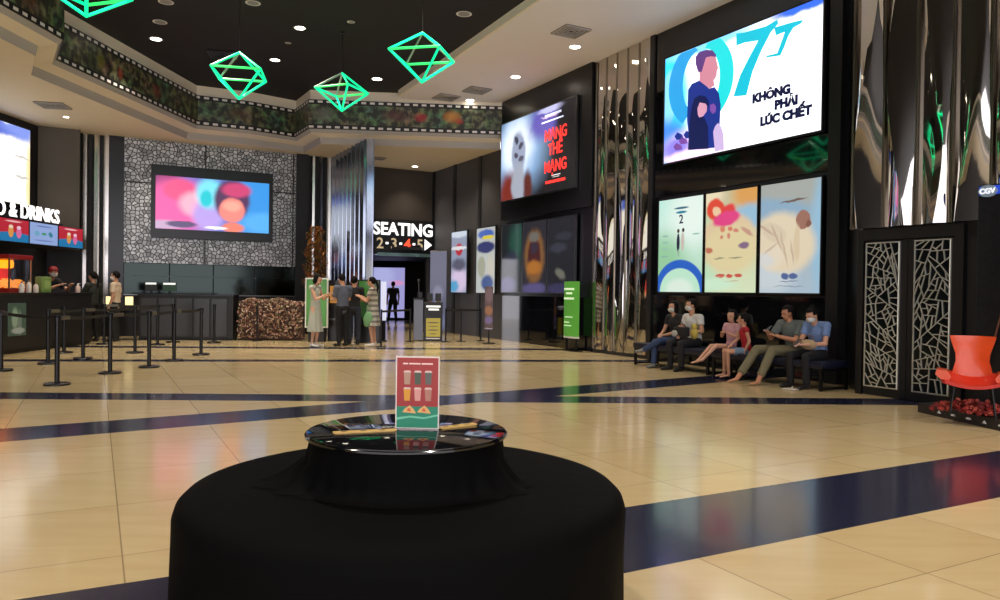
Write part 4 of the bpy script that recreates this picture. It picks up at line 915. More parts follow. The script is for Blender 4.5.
mb = MB(); mb.lathe([(.426, .742), (.426, .746), (.422, .7475)], 96); mb.build('glass_top', M_gloss, root, smooth=True)
mb = MB(); mb.lathe([(SR - .04, 0), (SR - .04, .03)], 64); mb.build('plinth', M_black, root)
TZ = .7478
def strip(x0, y0, x1, y1, wdt, lb):
    a, b_ = at(x0, y0, TZ), at(x1, y1, TZ); L = (b_ - a).length; ang = math.atan2(b_.y - a.y, b_.x - a.x); c = (a + b_) / 2
    root = empty('wooden_strip', (c.x, c.y, TZ), ang, lb, 'wooden strip')
    mb = MB(); mb.prism([(-L / 2 + .01, 0), (L / 2 - .01, 0), (L / 2, .003), (L / 2, .006), (-L / 2, .006), (-L / 2, .003)], -wdt / 2, wdt / 2); mb.build('board', mat('pale_wood', (214, 176, 104), .5, noise=.15, nscale=8), root); bd_ = root.children[0]
    for k in range(3):
        x = -L * .33 + k * L * .3; mb = MB(); mb.box(x - .012, x + .012, -.004, .004, .006, .0068); mb.build('slot', M_black, bd_)
strip(333, 433.5, 396, 430.5, .036, 'pale wooden strip on the glass hub, on the screen wall side of the menu card')
strip(439, 429, 475, 424.5, .036, 'pale wooden strip on the glass hub, on the bench side of the menu card')
# menu card
cp = at(417, 429.5, TZ); cw = .19; chh = .318
root = empty('menu_card', (cp.x, cp.y, TZ), math.radians(-2), 'upright red and green drinks menu card in a clear holder on the ottoman hub', 'menu card')
mb = MB(); mb.box(-cw / 2, cw / 2, -.001, .001, .004, chh); card_ = mb.build('card', mat('card_white', (226, 214, 206), .5), root)
mb = MB(); mb.box(-cw / 2 + .005, cw / 2 - .005, -.0016, -.001, .10, chh - .006); mb.build('red_print', mat('card_red', (158, 40, 38), .4), card_)
mb = MB(); mb.box(-cw / 2 + .005, cw / 2 - .005, -.0016, -.001, .008, .10); mb.build('green_print', mat('card_green', (24, 132, 100), .4), card_)
mb = MB(); mb.prism([(-.09, .04), (-.03, .052), (.03, .046), (.09, .06), (.09, .068), (.03, .054), (-.03, .06), (-.09, .052)], -.0022, -.0016); mb.build('wave_print', mat('card_mint', (110, 196, 160), .4), card_)
mc = [mat('cup_%d' % i, c, .4) for i, c in enumerate(((176, 140, 116), (66, 78, 60), (88, 90, 84), (216, 150, 40), (214, 150, 140), (176, 120, 104)))]
mc2 = mat('cup_lid', (222, 190, 180), .4)
for i in range(6):
    x = -.045 + (i % 3) * .046; z = .196 if i < 3 else .125; h = .052 if i < 3 else .05
    mb = MB(); mb.prism([(x - .012, z), (x + .012, z), (x + .015, z + h), (x - .015, z + h)], -.0024, -.0016); mb.build('cup_print', mc[i], card_)
    mb = MB(); mb.prism([(x - .017, z + h), (x + .017, z + h), (x + .012, z + h + .008), (x - .012, z + h + .008)], -.0026, -.0016); mb.build('cup_lid_print', mc2, card_)
for x in (-.035, .03):
    mb = MB(); mb.prism([(x - .03, .075), (x + .03, .070), (x + .02, .088), (x + .002, .105), (x - .02, .09)], -.0024, -.0016); mb.build('snack_print', mat('nacho', (224, 176, 110), .5), card_)
    mb = MB(); mb.prism([(x - .01, .08), (x + .008, .078), (x + .004, .092), (x - .006, .092)], -.0028, -.0024); mb.build('snack_dip_print', mat('dip', (214, 96, 44), .5), card_)
mb = MB()
for a_, b_ in ((-.064, -.042), (-.037, .012), (.017, .066)): mb.box(a_, b_, -.0022, -.0016, .283, .289)
o = mb.build('heading_print', mat('card_heading', (246, 214, 206), .4), card_)
mb = MB(); mb.box(-cw / 2 - .002, cw / 2 + .002, .002, .004, 0, chh + .002); mb.box(-cw / 2 - .002, cw / 2 + .002, -.03, .03, 0, .003); mb.build('clear_holder', mat('clear_acrylic', (250, 252, 255), .03, trans=1, spec=.2), root)

# ------------------------------------------------------------------ queue posts
M_post = mat('post_black', (16, 16, 18), .3, metal=.3); M_cap = mat('belt_housing', (118, 114, 104), .35, metal=.6); M_belt = mat('belt_black', (26, 25, 25), .7)
def belt_post(x, y, label, nxt=None, h=.95, group='queue posts before the food counter', sq=True):
    root = empty('queue_post', (x, y, 0), 0, label, 'queue post', group)
    mb = MB(); mb.lathe([(.165, 0), (.165, .022), (.15, .032), (.05, .04)], 24); mb.build('base', M_post, root, smooth=True)
    mb = MB(); mb.lathe([(.032, .03), (.032, h - .07)], 16); mb.build('pole', M_post, root, smooth=True)
    mb = MB(); mb.lathe([(.042, h - .075), (.044, h - .01), (.036, h)], 16); mb.build('belt_head', M_post, root, smooth=True)
    if nxt:
        dx, dy = nxt[0] - x, nxt[1] - y; L = math.hypot(dx, dy); ang = math.atan2(dy, dx)
        mb = MB(); n = 8; pts = [(.045 + (L - .09) * i / n, -.015 * math.sin(PI * i / n)) for i in range(n + 1)]
        for (xa, za), (xb, zb) in zip(pts, pts[1:]):
            v = [mb.bm.verts.new(p) for p in ((xa, -.001, h - .066 + za), (xb, -.001, h - .066 + zb), (xb, -.001, h - .018 + zb), (xa, -.001, h - .018 + za), (xa, .001, h - .066 + za), (xb, .001, h - .066 + zb), (xb, .001, h - .018 + zb), (xa, .001, h - .018 + za))]
            for q in ((0, 1, 2, 3), (7, 6, 5, 4), (0, 4, 5, 1), (3, 2, 6, 7)): mb.face([v[i] for i in q])
        bmesh.ops.remove_doubles(mb.bm, verts=mb.bm.verts, dist=1e-5)
        bo_ = mb.build('belt', M_belt, root, rz=ang)
        mb = MB(); mb.box(.046, .30, -.007, .007, h - .07, h - .014, bev=.003); mb.build('belt_housing', M_cap, bo_)
    return root
Qx = {}
spec_ = [  # pixel of the base centre, label, index of the post its belt runs to
    (57, 385, 'black queue post closest to the camera, before the food counter', 1),
    (110, 373.5, 'black queue post in the front row, next one after the closest post', 3),
    (1, 371, 'black queue post cut by the edge of view near the glowing counter panel', 0),
    (149, 367.5, 'black queue post in the front row, third along from the closest post', 4),
    (174, 361, 'black queue post in the front row, fourth along from the closest post', 5),
    (201, 355, 'black queue post at the far end of the front row, below the crackle wall', None),
    (48, 364, 'black queue post in the second row, just behind the closest post', 8),
    (64, 353, 'black queue post in the third row, against the food counter front', None),
    (83, 359, 'black queue post in the second row, between the closest post and its neighbour', 9),
    (135, 353, 'black queue post in the second row, before the low table', 10),
    (157.5, 345, 'black queue post in the second row, before the green till monitor', None),
    (104, 344.5, 'black queue post in the third row, behind the dark-haired woman', 12),
    (173, 342.5, 'black queue post close to the fluted ticket counter', None),
    (214, 343, 'black queue post before the ticket counter, beside the flower bank', None)]
pos = [at(x, y, 0) for x, y, _, _ in spec_]
for (x, y, lb, nx), p in zip(spec_, pos): belt_post(p.x, p.y, lb, (pos[nx].x, pos[nx].y) if nx is not None else None)
# slimmer barriers at the passage
fx = [(381, 347), (410, 342), (445.5, 342), (461, 341.5), (480.5, 341)]
fl_ = ['thin black barrier post beside the glowing slim sign', 'thin black barrier post beside the grey podium', 'thin black barrier post between the notice cabinet and the grey passage wall', 'thin black barrier post with a round foot under the red emblem poster', 'thin black barrier post before the brown roll-up sign']
ps_ = [at(x, y, 0) for x, y in fx]
for i, p in enumerate(ps_):
    nx = {0: 1, 2: 3, 3: 4}.get(i); root = empty('barrier_post', (p.x, p.y, 0), 0, fl_[i], 'barrier post', 'barrier posts at the passage')
    mb = MB(); mb.lathe([(.13, 0), (.13, .015), (.03, .025)], 20); mb.build('base', M_post, root)
    mb = MB(); mb.lathe([(.022, .02), (.022, .88), (.016, .9)], 12); mb.build('pole', M_post, root, smooth=True)
    if nx is not None:
        q = ps_[nx]; dx, dy = q.x - p.x, q.y - p.y; L = math.hypot(dx, dy); mb = MB(); mb.box(.02, L - .03, -.002, .002, .82, .87); mb.build('belt', M_belt, root, rz=math.atan2(dy, dx))
bp_ = at(257, 341, 0)
root = empty('barrier_post', (bp_.x, bp_.y, 0), 0, 'thin black barrier post standing before the flower bank', 'barrier post', 'barrier posts at the passage')
mb = MB(); mb.lathe([(.13, 0), (.13, .015), (.03, .025)], 20); mb.build('base', M_post, root); mb = MB(); mb.lathe([(.02, .02), (.02, .95), (.016, .97)], 12); mb.build('pole', M_post, root)

# ------------------------------------------------------------------ benches
M_navyv = mat('navy_vinyl', (17, 22, 42), .38, noise=.1); SH = .42
def bench(r0, r1, lb, panelled=False):
    root = empty('bench', RW.at((r0 + r1) / 2, .75, 0), RW.a, lb, 'bench'); h = (r1 - r0) / 2
    mb = MB(); mb.box(-h, h, -.31, .31, SH - .1, SH, bev=.02); mb.build('seat', M_navyv, root, smooth=True)
    mb = MB(); mb.box(-h + .02, h - .02, -.28, .28, SH - .14, SH - .1); mb.build('seat_frame', M_black_metal, root)
    for x in (-h + .04, h - .04):
        for y in (-.27, .27): mb = MB(); mb.box(x - .02, x + .02, y - .02, y + .02, 0, SH - .13); mb.build('leg', M_black_metal, root)
    for x in (-h + .04, h - .04): mb = MB(); mb.box(x - .015, x + .015, -.25, .25, .02, .05); mb.build('foot_rail', M_black_metal, root)
    return root
bench(-3.62, -1.62, 'navy padded bench by the mirror panels, under the mint and cream posters')
bench(-1.56, .62, 'navy padded bench by the lattice doors, under the pale blue poster')

# ------------------------------------------------------------------ platform, chair and backdrop
pA = Vector((4.96, 8.87, 0)); pang = math.atan2(-1.26, .18)
root = empty('display_platform', pA, pang, 'low black display platform with small white marks on its front edge, under the orange chair', 'platform')
cs_, sn_ = math.cos(pang), math.sin(pang)
def loc_(p): q = Vector(p) - pA; return (q.x * cs_ + q.y * sn_, -q.x * sn_ + q.y * cs_)
mb = MB(); mb.slab([(0, 0), (2.5, 0), loc_(DW.at(4.1, .03)), loc_(DW.at(1.55, .03))], 0, .11); mb.build('deck', mat('platform_black', (28, 24, 24), .35, noise=.2), root)
for k in range(7):
    x = .35 + k * .22; mb = MB(); c = Vector((x, -.003, .055))
    if k % 3 == 0: mb.prism([(x - .03, .04), (x + .03, .04), (x, .075)], -.005, 0)
    elif k % 3 == 1: mb.prism([(x - .035, .045), (x + .035, .045), (x + .02, .07), (x - .03, .065)], -.005, 0)
    else: mb.prism([(x - .04, .05), (x, .042), (x + .04, .05), (x + .02, .068), (x - .02, .068)], -.005, 0)
    mb.build('edge_mark', M_white, root)
px_ = Vector((math.cos(pang), math.sin(pang), 0)); py_ = Vector((-math.sin(pang), math.cos(pang), 0))
# backdrop board
bd = pA + px_ * -.1 + py_ * 1.35
bq = DW.at(DW.rx(967, .45), .27, .11)
root = empty('photo_backdrop', bq, DW.a, 'tall dark speckled backdrop board with a blue light strip and round plate behind the orange chair', 'backdrop board')
mb = MB(); mb.box(0, 1.6, 0, .16, 0, 2.58, bev=.01)
spk = crackle('speckled_board', .05, .0, (24, 24, 30), (10, 10, 10)); N = spk[0]; N.l(spk[2], N.b.inputs['Base Color']); N.b.inputs['Roughness'].default_value = .3
mb.build('board', N.m, root)
mb = MB(); mb.box(.02, 1.58, -.02, 0, 2.46, 2.56); mb.build('blue_light_strip', emis('blue_strip', (36, 70, 190), .7), root)
mb = MB(); n = 24; mb.prism([(.13 + .10 * math.cos(2 * PI * i / n) * (1 + .06 * math.cos(12 * PI * i / n)), 2.50 + .07 * math.sin(2 * PI * i / n)) for i in range(n)], -.05, -.02); mb.build('name_plate', mat('plate_silver', (150, 170, 190), .3, metal=.5, emit=.2), root)
text('CGV', .085, emis('plate_white', (235, 240, 250), .8), root, .13, 2.47, -.05, .006, name='sign_lettering', bold=.003)
mb = MB(); mb.tube((.12, -.03, .3), (.5, -.03, 1.9), .012); mb.build('bronze_rod', mat('bronze', (110, 72, 50), .4, metal=.6), root)
# orange chair
D = 8.05; cxp = gx(974, D)
root = empty('shell_chair', (cxp, D, .112), math.radians(-31), 'glossy orange winged shell chair on the black display platform', 'chair'); root.scale = (.82, .9, 1)
M_or = mat('orange_shell', (224, 80, 32), .35, coat=.3, noise=.12, nscale=9); M_or2 = mat('orange_seat', (206, 44, 24), .4)
def shell(rows, th):           # rows of (x half-width, y, z, bow)
    mb = MB(); F_, B_ = [], []
    for (hw_, y, z, bow) in rows:
        F_.append([mb.bm.verts.new((hw_ * (i / 5 - 1), y - bow * ((i / 5 - 1) ** 2), z)) for i in range(11)])
        B_.append([mb.bm.verts.new((hw_ * (i / 5 - 1), y + th - bow * ((i / 5 - 1) ** 2), z - th * .3)) for i in range(11)])
    for R in (F_, B_):
        for a, b_ in zip(R, R[1:]):
            for i in range(10): mb.face([a[i], a[i + 1], b_[i + 1], b_[i]])
    for i in range(10): mb.face([F_[0][i], B_[0][i], B_[0][i + 1], F_[0][i + 1]]); mb.face([F_[-1][i], F_[-1][i + 1], B_[-1][i + 1], B_[-1][i]])
    for a, b_, c, d_ in zip(F_, F_[1:], B_, B_[1:]): mb.face([a[0], b_[0], d_[0], c[0]]); mb.face([a[-1], c[-1], d_[-1], b_[-1]])
    return mb
shell([(.24, .17, .36, .0), (.22, .19, .46, .04), (.19, .21, .56, .06), (.195, .23, .64, .07), (.235, .25, .74, .08), (.26, .27, .81, .09), (.262, .272, .83, .09)], .03).build('backrest', M_or, root, smooth=True)
mb = MB(); rows = []
for j in range(9):
    t = j / 8; y = .2 - .5 * t; hw_ = .25 + .1 * math.sin(t * PI * .8)
    rows.append([(hw_ * (i / 6 - 1), y, .37 + .05 * (i / 6 - 1) ** 2 - .05 * t + .02 * math.cos(t * 5)) for i in range(13)])
F_ = [[mb.bm.verts.new(p) for p in r] for r in rows]; B_ = [[mb.bm.verts.new((p[0], p[1], p[2] - .035)) for p in r] for r in rows]
for R in (F_, B_):
    for a, b_ in zip(R, R[1:]):
        for i in range(12): mb.face([a[i], a[i + 1], b_[i + 1], b_[i]])
for i in range(12): mb.face([F_[0][i], B_[0][i], B_[0][i + 1], F_[0][i + 1]]); mb.face([F_[-1][i], F_[-1][i + 1], B_[-1][i + 1], B_[-1][i]])
for a, b_, c, d_ in zip(F_, F_[1:], B_, B_[1:]): mb.face([a[0], b_[0], d_[0], c[0]]); mb.face([a[-1], c[-1], d_[-1], b_[-1]])
mb.build('seat', M_or2, root, smooth=True)
for s in (-1, 1):
    mb = MB(); mb.prism([(s * .24, .40), (s * .28, .46), (s * .40, .47), (s * .42, .42), (s * .36, .37), (s * .26, .36)], -.2, .14); mb.build('arm_wing', M_or, root)
    for y in (-.22, .16): mb = MB(); mb.tube((s * .2, y, .34), (s * .25, y * 1.15, .0), .018, .013); mb.build('leg', M_black_metal, root)
# red blossoms under the chair
random.seed(8); mb = MB()
for i in range(240):
    a = random.uniform(0, 2 * PI); r = math.sqrt(random.random()); x, y = .36 * r * math.cos(a), .17 * r * math.sin(a); z = .015 + random.uniform(0, .13) * (1 - r * r) ** .5
    mb.mi = random.randrange(3); M = Matrix.Rotation(random.uniform(0, 3), 3, 'X') @ Matrix.Rotation(random.uniform(0, 3), 3, 'Y'); q = random.uniform(.018, .034); mb.ball((x, y, z + q * .5), q, q * .45, q, 6, M.to_4x4())
rb = mb.build('blossom_heap', [mat('red_a', (150, 40, 34), .7), mat('red_b', (116, 28, 28), .7), mat('red_c', (176, 74, 56), .7)], None, (cxp - .02, D + .0, .11), math.radians(-24))
tag(rb, 'heap of dark red blossoms on the platform beneath the orange chair', 'flowers'); rb['kind'] = 'stuff'
# ------------------------------------------------------------------ people
def remesh(me, voxel, smooth=3):
    o = bpy.data.objects.new('tmp', me); COL.objects.link(o)
    m = o.modifiers.new('r', 'REMESH'); m.mode = 'VOXEL'; m.voxel_size = voxel; m.use_smooth_shade = True
    s = o.modifiers.new('s', 'SMOOTH'); s.factor = .5; s.iterations = smooth
    dg = bpy.context.evaluated_depsgraph_get(); out = bpy.data.meshes.new_from_object(o.evaluated_get(dg))
    bpy.data.objects.remove(o); bpy.data.meshes.remove(me); return out
def solid(mb, name, m, parent, voxel=.012, smooth=3):
    me = remesh(mb.mesh(name), voxel, smooth); me.materials.clear(); me.materials.append(m)
    me.polygons.foreach_set('use_smooth', [True] * len(me.polygons)); return link(name, me, parent)
V = Vector
STAND = dict(pel=(0, 0, .93), wai=(0, .01, 1.06), che=(0, .0, 1.27), nec=(0, .02, 1.43), hea=(0, -.01, 1.60),
             shL=(.18, .01, 1.39), elL=(.24, .03, 1.12), wrL=(.24, -.06, .88), shR=(-.18, .01, 1.39), elR=(-.24, .03, 1.12), wrR=(-.24, -.06, .88),
             hiL=(.09, 0, .91), knL=(.10, -.02, .50), anL=(.10, .03, .08), toL=(.12, -.13, .03), hiR=(-.09, 0, .91), knR=(-.10, -.02, .50), anR=(-.10, .03, .08), toR=(-.12, -.13, .03))
SIT = dict(pel=(0, 0, .53), wai=(0, .01, .66), che=(0, -.03, .86), nec=(0, -.06, 1.01), hea=(0, -.12, 1.16),
           shL=(.18, -.04, .98), elL=(.22, -.12, .72), wrL=(.07, -.30, .66), shR=(-.18, -.04, .98), elR=(-.22, -.12, .72), wrR=(-.07, -.30, .66),
           hiL=(.10, -.02, .52), knL=(.15, -.46, .50), anL=(.15, -.44, .08), toL=(.17, -.61, .03), hiR=(-.10, -.02, .52), knR=(-.15, -.46, .50), anR=(-.15, -.44, .08), toR=(-.17, -.61, .03))
def hand(mb, J, s, hs=1.0, curl=.5, down=None):
    w_, e_ = V(J['wr' + s]), V(J['el' + s]); d = (w_ - e_).normalized()
    dn = V(down) if down else V((0, 0, -1)); side = d.cross(dn)
    if side.length < .2: side = d.cross(V((0, 1, 0)))
    side.normalize(); nrm = side.cross(d).normalized()          # the palm faces -nrm or +nrm, fingers curl towards pal
    pal = nrm if nrm.dot(dn) > 0 else -nrm; k = hs
    pe = w_ + d * .085 * k
    for q in (-.026, -.009, .009, .026): mb.tube(w_ + side * q * .6 * k, pe + side * q * k, .014 * k, .012 * k, 8, dome=True)
    for q, L in ((-.03, .062), (-.0105, .076), (.0105, .08), (.03, .07)):
        a = pe + side * q * k - d * .008; d1 = (d + pal * curl * .5).normalized(); b_ = a + d1 * L * .5 * k; d2 = (d + pal * curl * 1.5).normalized(); c = b_ + d2 * L * .5 * k
        mb.tube(a, b_, .0095 * k, .0088 * k, 8, dome=True); mb.tube(b_, c, .0088 * k, .0075 * k, 8, dome=True)
    ts = side * (1 if s == 'R' else -1); a = w_ + d * .02 * k + ts * .022 * k; b_ = a + (d * .6 + ts * .8 + pal * .3).normalized() * .04 * k; c = b_ + (d + ts * .25 + pal * .3).normalized() * .035 * k
    mb.tube(a, b_, .0125 * k, .011 * k, 8, dome=True); mb.tube(b_, c, .011 * k, .009 * k, 8, dome=True)
M_eye = mat('eye_dark', (24, 18, 16), .2); M_lip = mat('lip', (150, 80, 72), .5)
def hairm(c=(16, 13, 13)): return mat('hair_%d' % c[0], c, .7, spec=.15, bump=.4, nscale=90)
def person(label, loc, rz, J, skin=(196, 146, 116), top=None, sleeve=.55, bottom='trousers', bmat=None, bfrac=1.0, hem=.35, shoes=None, hair='short', hcol=(16, 13, 13), mask=False, sc=1.0, hyaw=0, hpitch=0, slim=1.0, cat='person', cap=None, group=None, curl=.5, child=1.0, shirt_len=0, footless=False):
    J = {k: V(v) for k, v in J.items()}
    root = empty('person', loc, rz, label, cat, group); root.scale = (sc, sc, sc)
    Ms = mat('skin_%d_%d' % skin[:2], skin, .55, noise=.05, nscale=12)
    Rh = Matrix.Rotation(hyaw, 3, 'Z') @ Matrix.Rotation(hpitch, 3, 'X'); hc = J['hea']; hs = child
    def H(p): return hc + Rh @ (V(p) * hs)
    w = slim
    def torso(mb, g, top_r=.085):
        sd = (J['shL'] - J['shR'])
        mb.tube(J['pel'], J['wai'], .158 * w + g, .135 * w + g, 16, .70, sd, dome=True)
        mb.tube(J['wai'], J['che'], .135 * w + g, .165 * w + g, 16, .68, sd, dome=True)
        mb.tube(J['che'], J['nec'].lerp(J['che'], .12), .165 * w + g, top_r * w + g, 16, .68, sd)
        mb.tube(J['shL'].lerp(J['nec'], .0), J['shR'].lerp(J['nec'], .0), .062 * w + g, .062 * w + g, 10, dome=True)
    mb = MB(); torso(mb, 0)
    mb.tube(J['nec'] - V((0, 0, .03)), hc + Rh @ V((0, .02, -.06)), .056 * w, .05, 12)
    Mh = Rh.to_4x4()
    mb.ball(H((0, .01, .02)), .076 * hs, .096 * hs, .1 * hs, 20, Mh); mb.ball(H((0, -.022, -.05)), .054 * hs, .066 * hs, .062 * hs, 16, Mh)
    mb.tube(H((0, -.082, .012)), H((0, -.105, -.022)), .010 * hs, .015 * hs, 8, dome=True)
    for s in (-1, 1): mb.ball(H((s * .077, .005, -.01)), .012 * hs, .02 * hs, .032 * hs, 10, Mh); mb.ball(H((s * .03, -.078, .032)), .02 * hs, .012 * hs, .009 * hs, 8, Mh)
    for s in 'LR':
        mb.tube(J['sh' + s], J['el' + s], .05 * w, .04 * w, 10, dome=True); mb.tube(J['el' + s], J['wr' + s], .041 * w, .027 * w, 10, dome=True); hand(mb, J, s, 1.0 if child == 1 else .9, curl)
        mb.tube(J['hi' + s], J['kn' + s], .083 * w, .056 * w, 12, dome=True); mb.tube(J['kn' + s], J['an' + s], .056 * w, .036 * w, 12, dome=True)
        a, t = J['an' + s], J['to' + s]; hl_ = a + (a - J['kn' + s]).normalized() * .035; mb.tube(a, hl_, .036, .034, 8, dome=True); mb.tube(hl_, t, .034, .028, 10, .75, dome=True)
        if not shoes:
            dt = (t - hl_).normalized(); sd = dt.cross(V((0, 0, 1))).normalized()
            for q in (-.024, -.012, 0, .012, .024): mb.tube(t + sd * q, t + sd * q + dt * .035, .0085, .008, 6, dome=True)
    body = solid(mb, 'body', Ms, root, .0085, 2)
    # clothes
    if top:
        mb = MB(); torso(mb, .014, .09)
        if shirt_len: mb.tube(J['pel'], J['pel'] - V((0, 0, shirt_len)), .172 * w, .18 * w, 16, .72)
        for s in 'LR':
            if sleeve <= 0: continue
            a, e_, q = J['sh' + s], J['el' + s], J['wr' + s]
            if sleeve <= 1: mb.tube(a, a.lerp(e_, sleeve), .072 * w, .064 * w, 12); mb.ball(a, .07 * w)
            else: mb.tube(a, e_, .068 * w, .055 * w, 12, dome=True); mb.tube(e_, e_.lerp(q, sleeve - 1), .055 * w, .042 * w, 12)
        solid(mb, 'shirt', top, root, .011, 3)
    if bottom == 'trousers':
        mb = MB(); mb.ball(J['pel'].lerp((J['hiL'] + J['hiR']) / 2, .5), .172 * w, .128 * w, .12 * w, 16)
        for s in 'LR':
            h_, k_, a_ = J['hi' + s], J['kn' + s], J['an' + s]
            f1 = min(1, bfrac * 2); mb.tube(h_, h_.lerp(k_, f1), .1 * w, (.1 - .026 * f1) * w, 14, dome=(bfrac > .5))
            if bfrac > .5: mb.tube(k_, k_.lerp(a_, (bfrac - .5) * 2), .074 * w, .058 * w, 14)
        solid(mb, 'trousers', bmat, root, .011, 3)
    elif bottom == 'dress':
        mb = MB(); torso(mb, .014, .08) if not top else None
        z1 = hem; p = J['pel']; rs = []
        for j in range(9):
            t = j / 8; z = p.z + .16 - (p.z + .16 - z1) * t; r = (.155 + .10 * t ** 1.2) * w
            rs.append([V((p.x + (r + .012 * t * math.sin(9 * a)) * math.cos(a), p.y + (r * .8 + .012 * t * math.sin(9 * a)) * math.sin(a), z)) for a in [2 * PI * i / 54 for i in range(54)]])
        mb.rings(rs)
        for s in 'LR':
            if sleeve > 0 and not top: a, e_ = J['sh' + s], J['el' + s]; mb.tube(a, a.lerp(e_, sleeve), .072 * w, .07 * w, 12); mb.ball(a, .07 * w)
        solid(mb, 'dress', bmat, root, .011, 2)
    if shoes:
        for s in 'LR':
            a, t = J['an' + s], J['to' + s]; hl_ = a + (a - J['kn' + s]).normalized() * .035; d = (t - hl_).normalized(); mb = MB()
            mb.tube(a.lerp(hl_, .3), hl_, .045, .045, 10, dome=True); mb.tube(hl_ - d * .01, t, .045, .04, 12, .8, dome=True); solid(mb, 'shoe', shoes, root, .009, 2)
    # head details
    Hm = hairm(hcol)
    if hair:
        mb = MB(); mb.ball(H((0, .022, .035)), .087 * hs, .102 * hs, .104 * hs, 22, Mh); bm = mb.bm
        inv = Rh.inverted(); kill = []
        for v_ in bm.verts:
            q = inv @ (v_.co - hc) / hs
            if (q.y < -.035 and q.z < .062) or (q.z < -.04 and q.y < .05) or (q.z < .0 and q.y < .0): kill.append(v_)
        bmesh.ops.delete(bm, geom=kill, context='VERTS')
        if hair == 'long':
            mb.ball(H((0, .075, -.03)), .075 * hs, .05 * hs, .13 * hs, 14, Mh)
        if hair == 'ponytail':
            mb.ball(H((0, .11, .04)), .035, .035, .035, 10); mb.tube(H((0, .12, .04)), H((.0, .17, -.1)), .032, .03, 10, dome=True); mb.tube(H((0, .17, -.1)), H((0, .15, -.28)), .03, .012, 10, dome=True)
        if hair == 'bun': mb.ball(H((0, .06, .13)), .045, .045, .04, 12)
        if hair == 'bob':
            for s in (-1, 1): mb.ball(H((s * .068, .03, -.03)), .03 * hs, .06 * hs, .09 * hs, 12, Mh)
            mb.ball(H((0, .07, -.02)), .075 * hs, .045 * hs, .09 * hs, 12, Mh)
        mb.build('hair', Hm, root, smooth=True)
    for s in (-1, 1):
        mb = MB(); mb.ball(H((s * .03, -.0845, .012)), .011 * hs, .007 * hs, .006 * hs, 8, Mh); mb.build('eye', M_eye, body)
    if mask:
        mb = MB(); mb.ball(H((0, -.03, -.04)), .066 * hs, .083 * hs, .058 * hs, 18, Mh); mb.build('face_mask', mat('mask_white', (206, 208, 206), .7), root, smooth=True)
    else:
        mb = MB(); mb.ball(H((0, -.083, -.056)), .022 * hs, .009 * hs, .006 * hs, 8, Mh); mb.build('mouth', M_lip, body)
    if cap:
        mb = MB(); mb.ball(H((0, .015, .055)), .092 * hs, .106 * hs, .085 * hs, 18, Mh); mb.ball(H((0, -.11, .06)), .06 * hs, .06 * hs, .01 * hs, 12, Mh); mb.build('cap', cap, root, smooth=True)
    return root
def pose(base, **k): d = dict(base); d.update(k); return d
def cloth(n, c, r=.8): return mat('cloth_' + n, c, r, noise=.12, nscale=14)
def seat_pos(px, d=.62): r = RW.rx(px, d); p = RW.at(r, d, 0); return p

# --- on the benches
J = pose(SIT, knL=(.02, -.42, .54), anL=(-.24, -.62, .34), toL=(-.36, -.70, .30), hiL=(.1, -.02, .52), knR=(-.12, -.44, .49), anR=(-.08, -.50, .08), toR=(-.06, -.65, .03), hea=(0, -.10, 1.18), wrL=(.0, -.30, .64), wrR=(-.1, -.3, .66))
person('person in black t-shirt and jeans, legs crossed, at the mirror end of the bench', seat_pos(677), RW.a, J, top=cloth('black', (22, 22, 25)), bmat=cloth('jeans', (44, 62, 96)), shoes=mat('shoe_grey', (120, 118, 116), .6), hair='bob', mask=True, sc=.94, slim=.9)
J = pose(SIT, hea=(.0, -.10, 1.20), wrL=(.05, -.28, .68), wrR=(-.12, -.26, .66), elL=(.26, -.06, .74))
person('person in white t-shirt and face mask with a black shoulder bag, second on the bench', seat_pos(695), RW.a, J, top=cloth('white', (206, 206, 202)), bmat=cloth('black2', (20, 20, 24)), shoes=mat('shoe_black', (20, 20, 22), .5), mask=True, sc=.96, hyaw=-.35)
bp = seat_pos(695, .62) + RW.y * -.30
root = empty('shoulder_bag', V((bp.x, bp.y, .575)), RW.a, 'black and white shoulder bag on the lap of the person in white', 'bag')
mb = MB(); mb.box(-.16, .14, -.07, .07, .03, .2, bev=.03); mb.build('body', cloth('bag', (26, 26, 28)), root, smooth=True)
mb = MB(); mb.ball((-.1, -.08, .08), .08, .02, .06); mb.build('patch', cloth('bagpatch', (170, 170, 165)), root, smooth=True)
mb = MB(); mb.path([(-.14, 0, .18), (-.1, -.02, .28), (.0, -.02, .3), (.1, 0, .18)], .008); mb.build('strap', M_black, root)
root = empty('yellow_toy', V((bp.x + .2, bp.y - .1, .57)), RW.a, 'small yellow soft toy beside the shoulder bag on the bench', 'toy')
mb = MB(); mb.ball((0, 0, .09), .08, .06, .1); mb.build('body', cloth('yellow', (190, 170, 80)), root, smooth=True); mb = MB(); mb.ball((0, 0, .21), .06, .055, .055); mb.ball((.04, 0, .26), .018); mb.ball((-.04, 0, .26), .018); mb.build('head', cloth('yellow', (190, 170, 80)), root, smooth=True)
J = pose(SIT, pel=(0, -.02, .60), wai=(0, .02, .74), che=(0, .02, .96), nec=(0, .02, 1.11), hea=(0, .0, 1.27), shL=(.17, .02, 1.07), shR=(-.17, .02, 1.07), elL=(.2, -.04, .84), wrL=(.05, -.16, .92), elR=(-.22, -.06, .84), wrR=(-.08, -.2, .92),
         hiL=(.09, -.05, .60), knL=(.05, -.48, .66), anL=(-.02, -.78, .38), toL=(-.04, -.92, .34), hiR=(-.09, -.05, .60), knR=(-.12, -.46, .64), anR=(-.20, -.74, .34), toR=(-.23, -.87, .29))
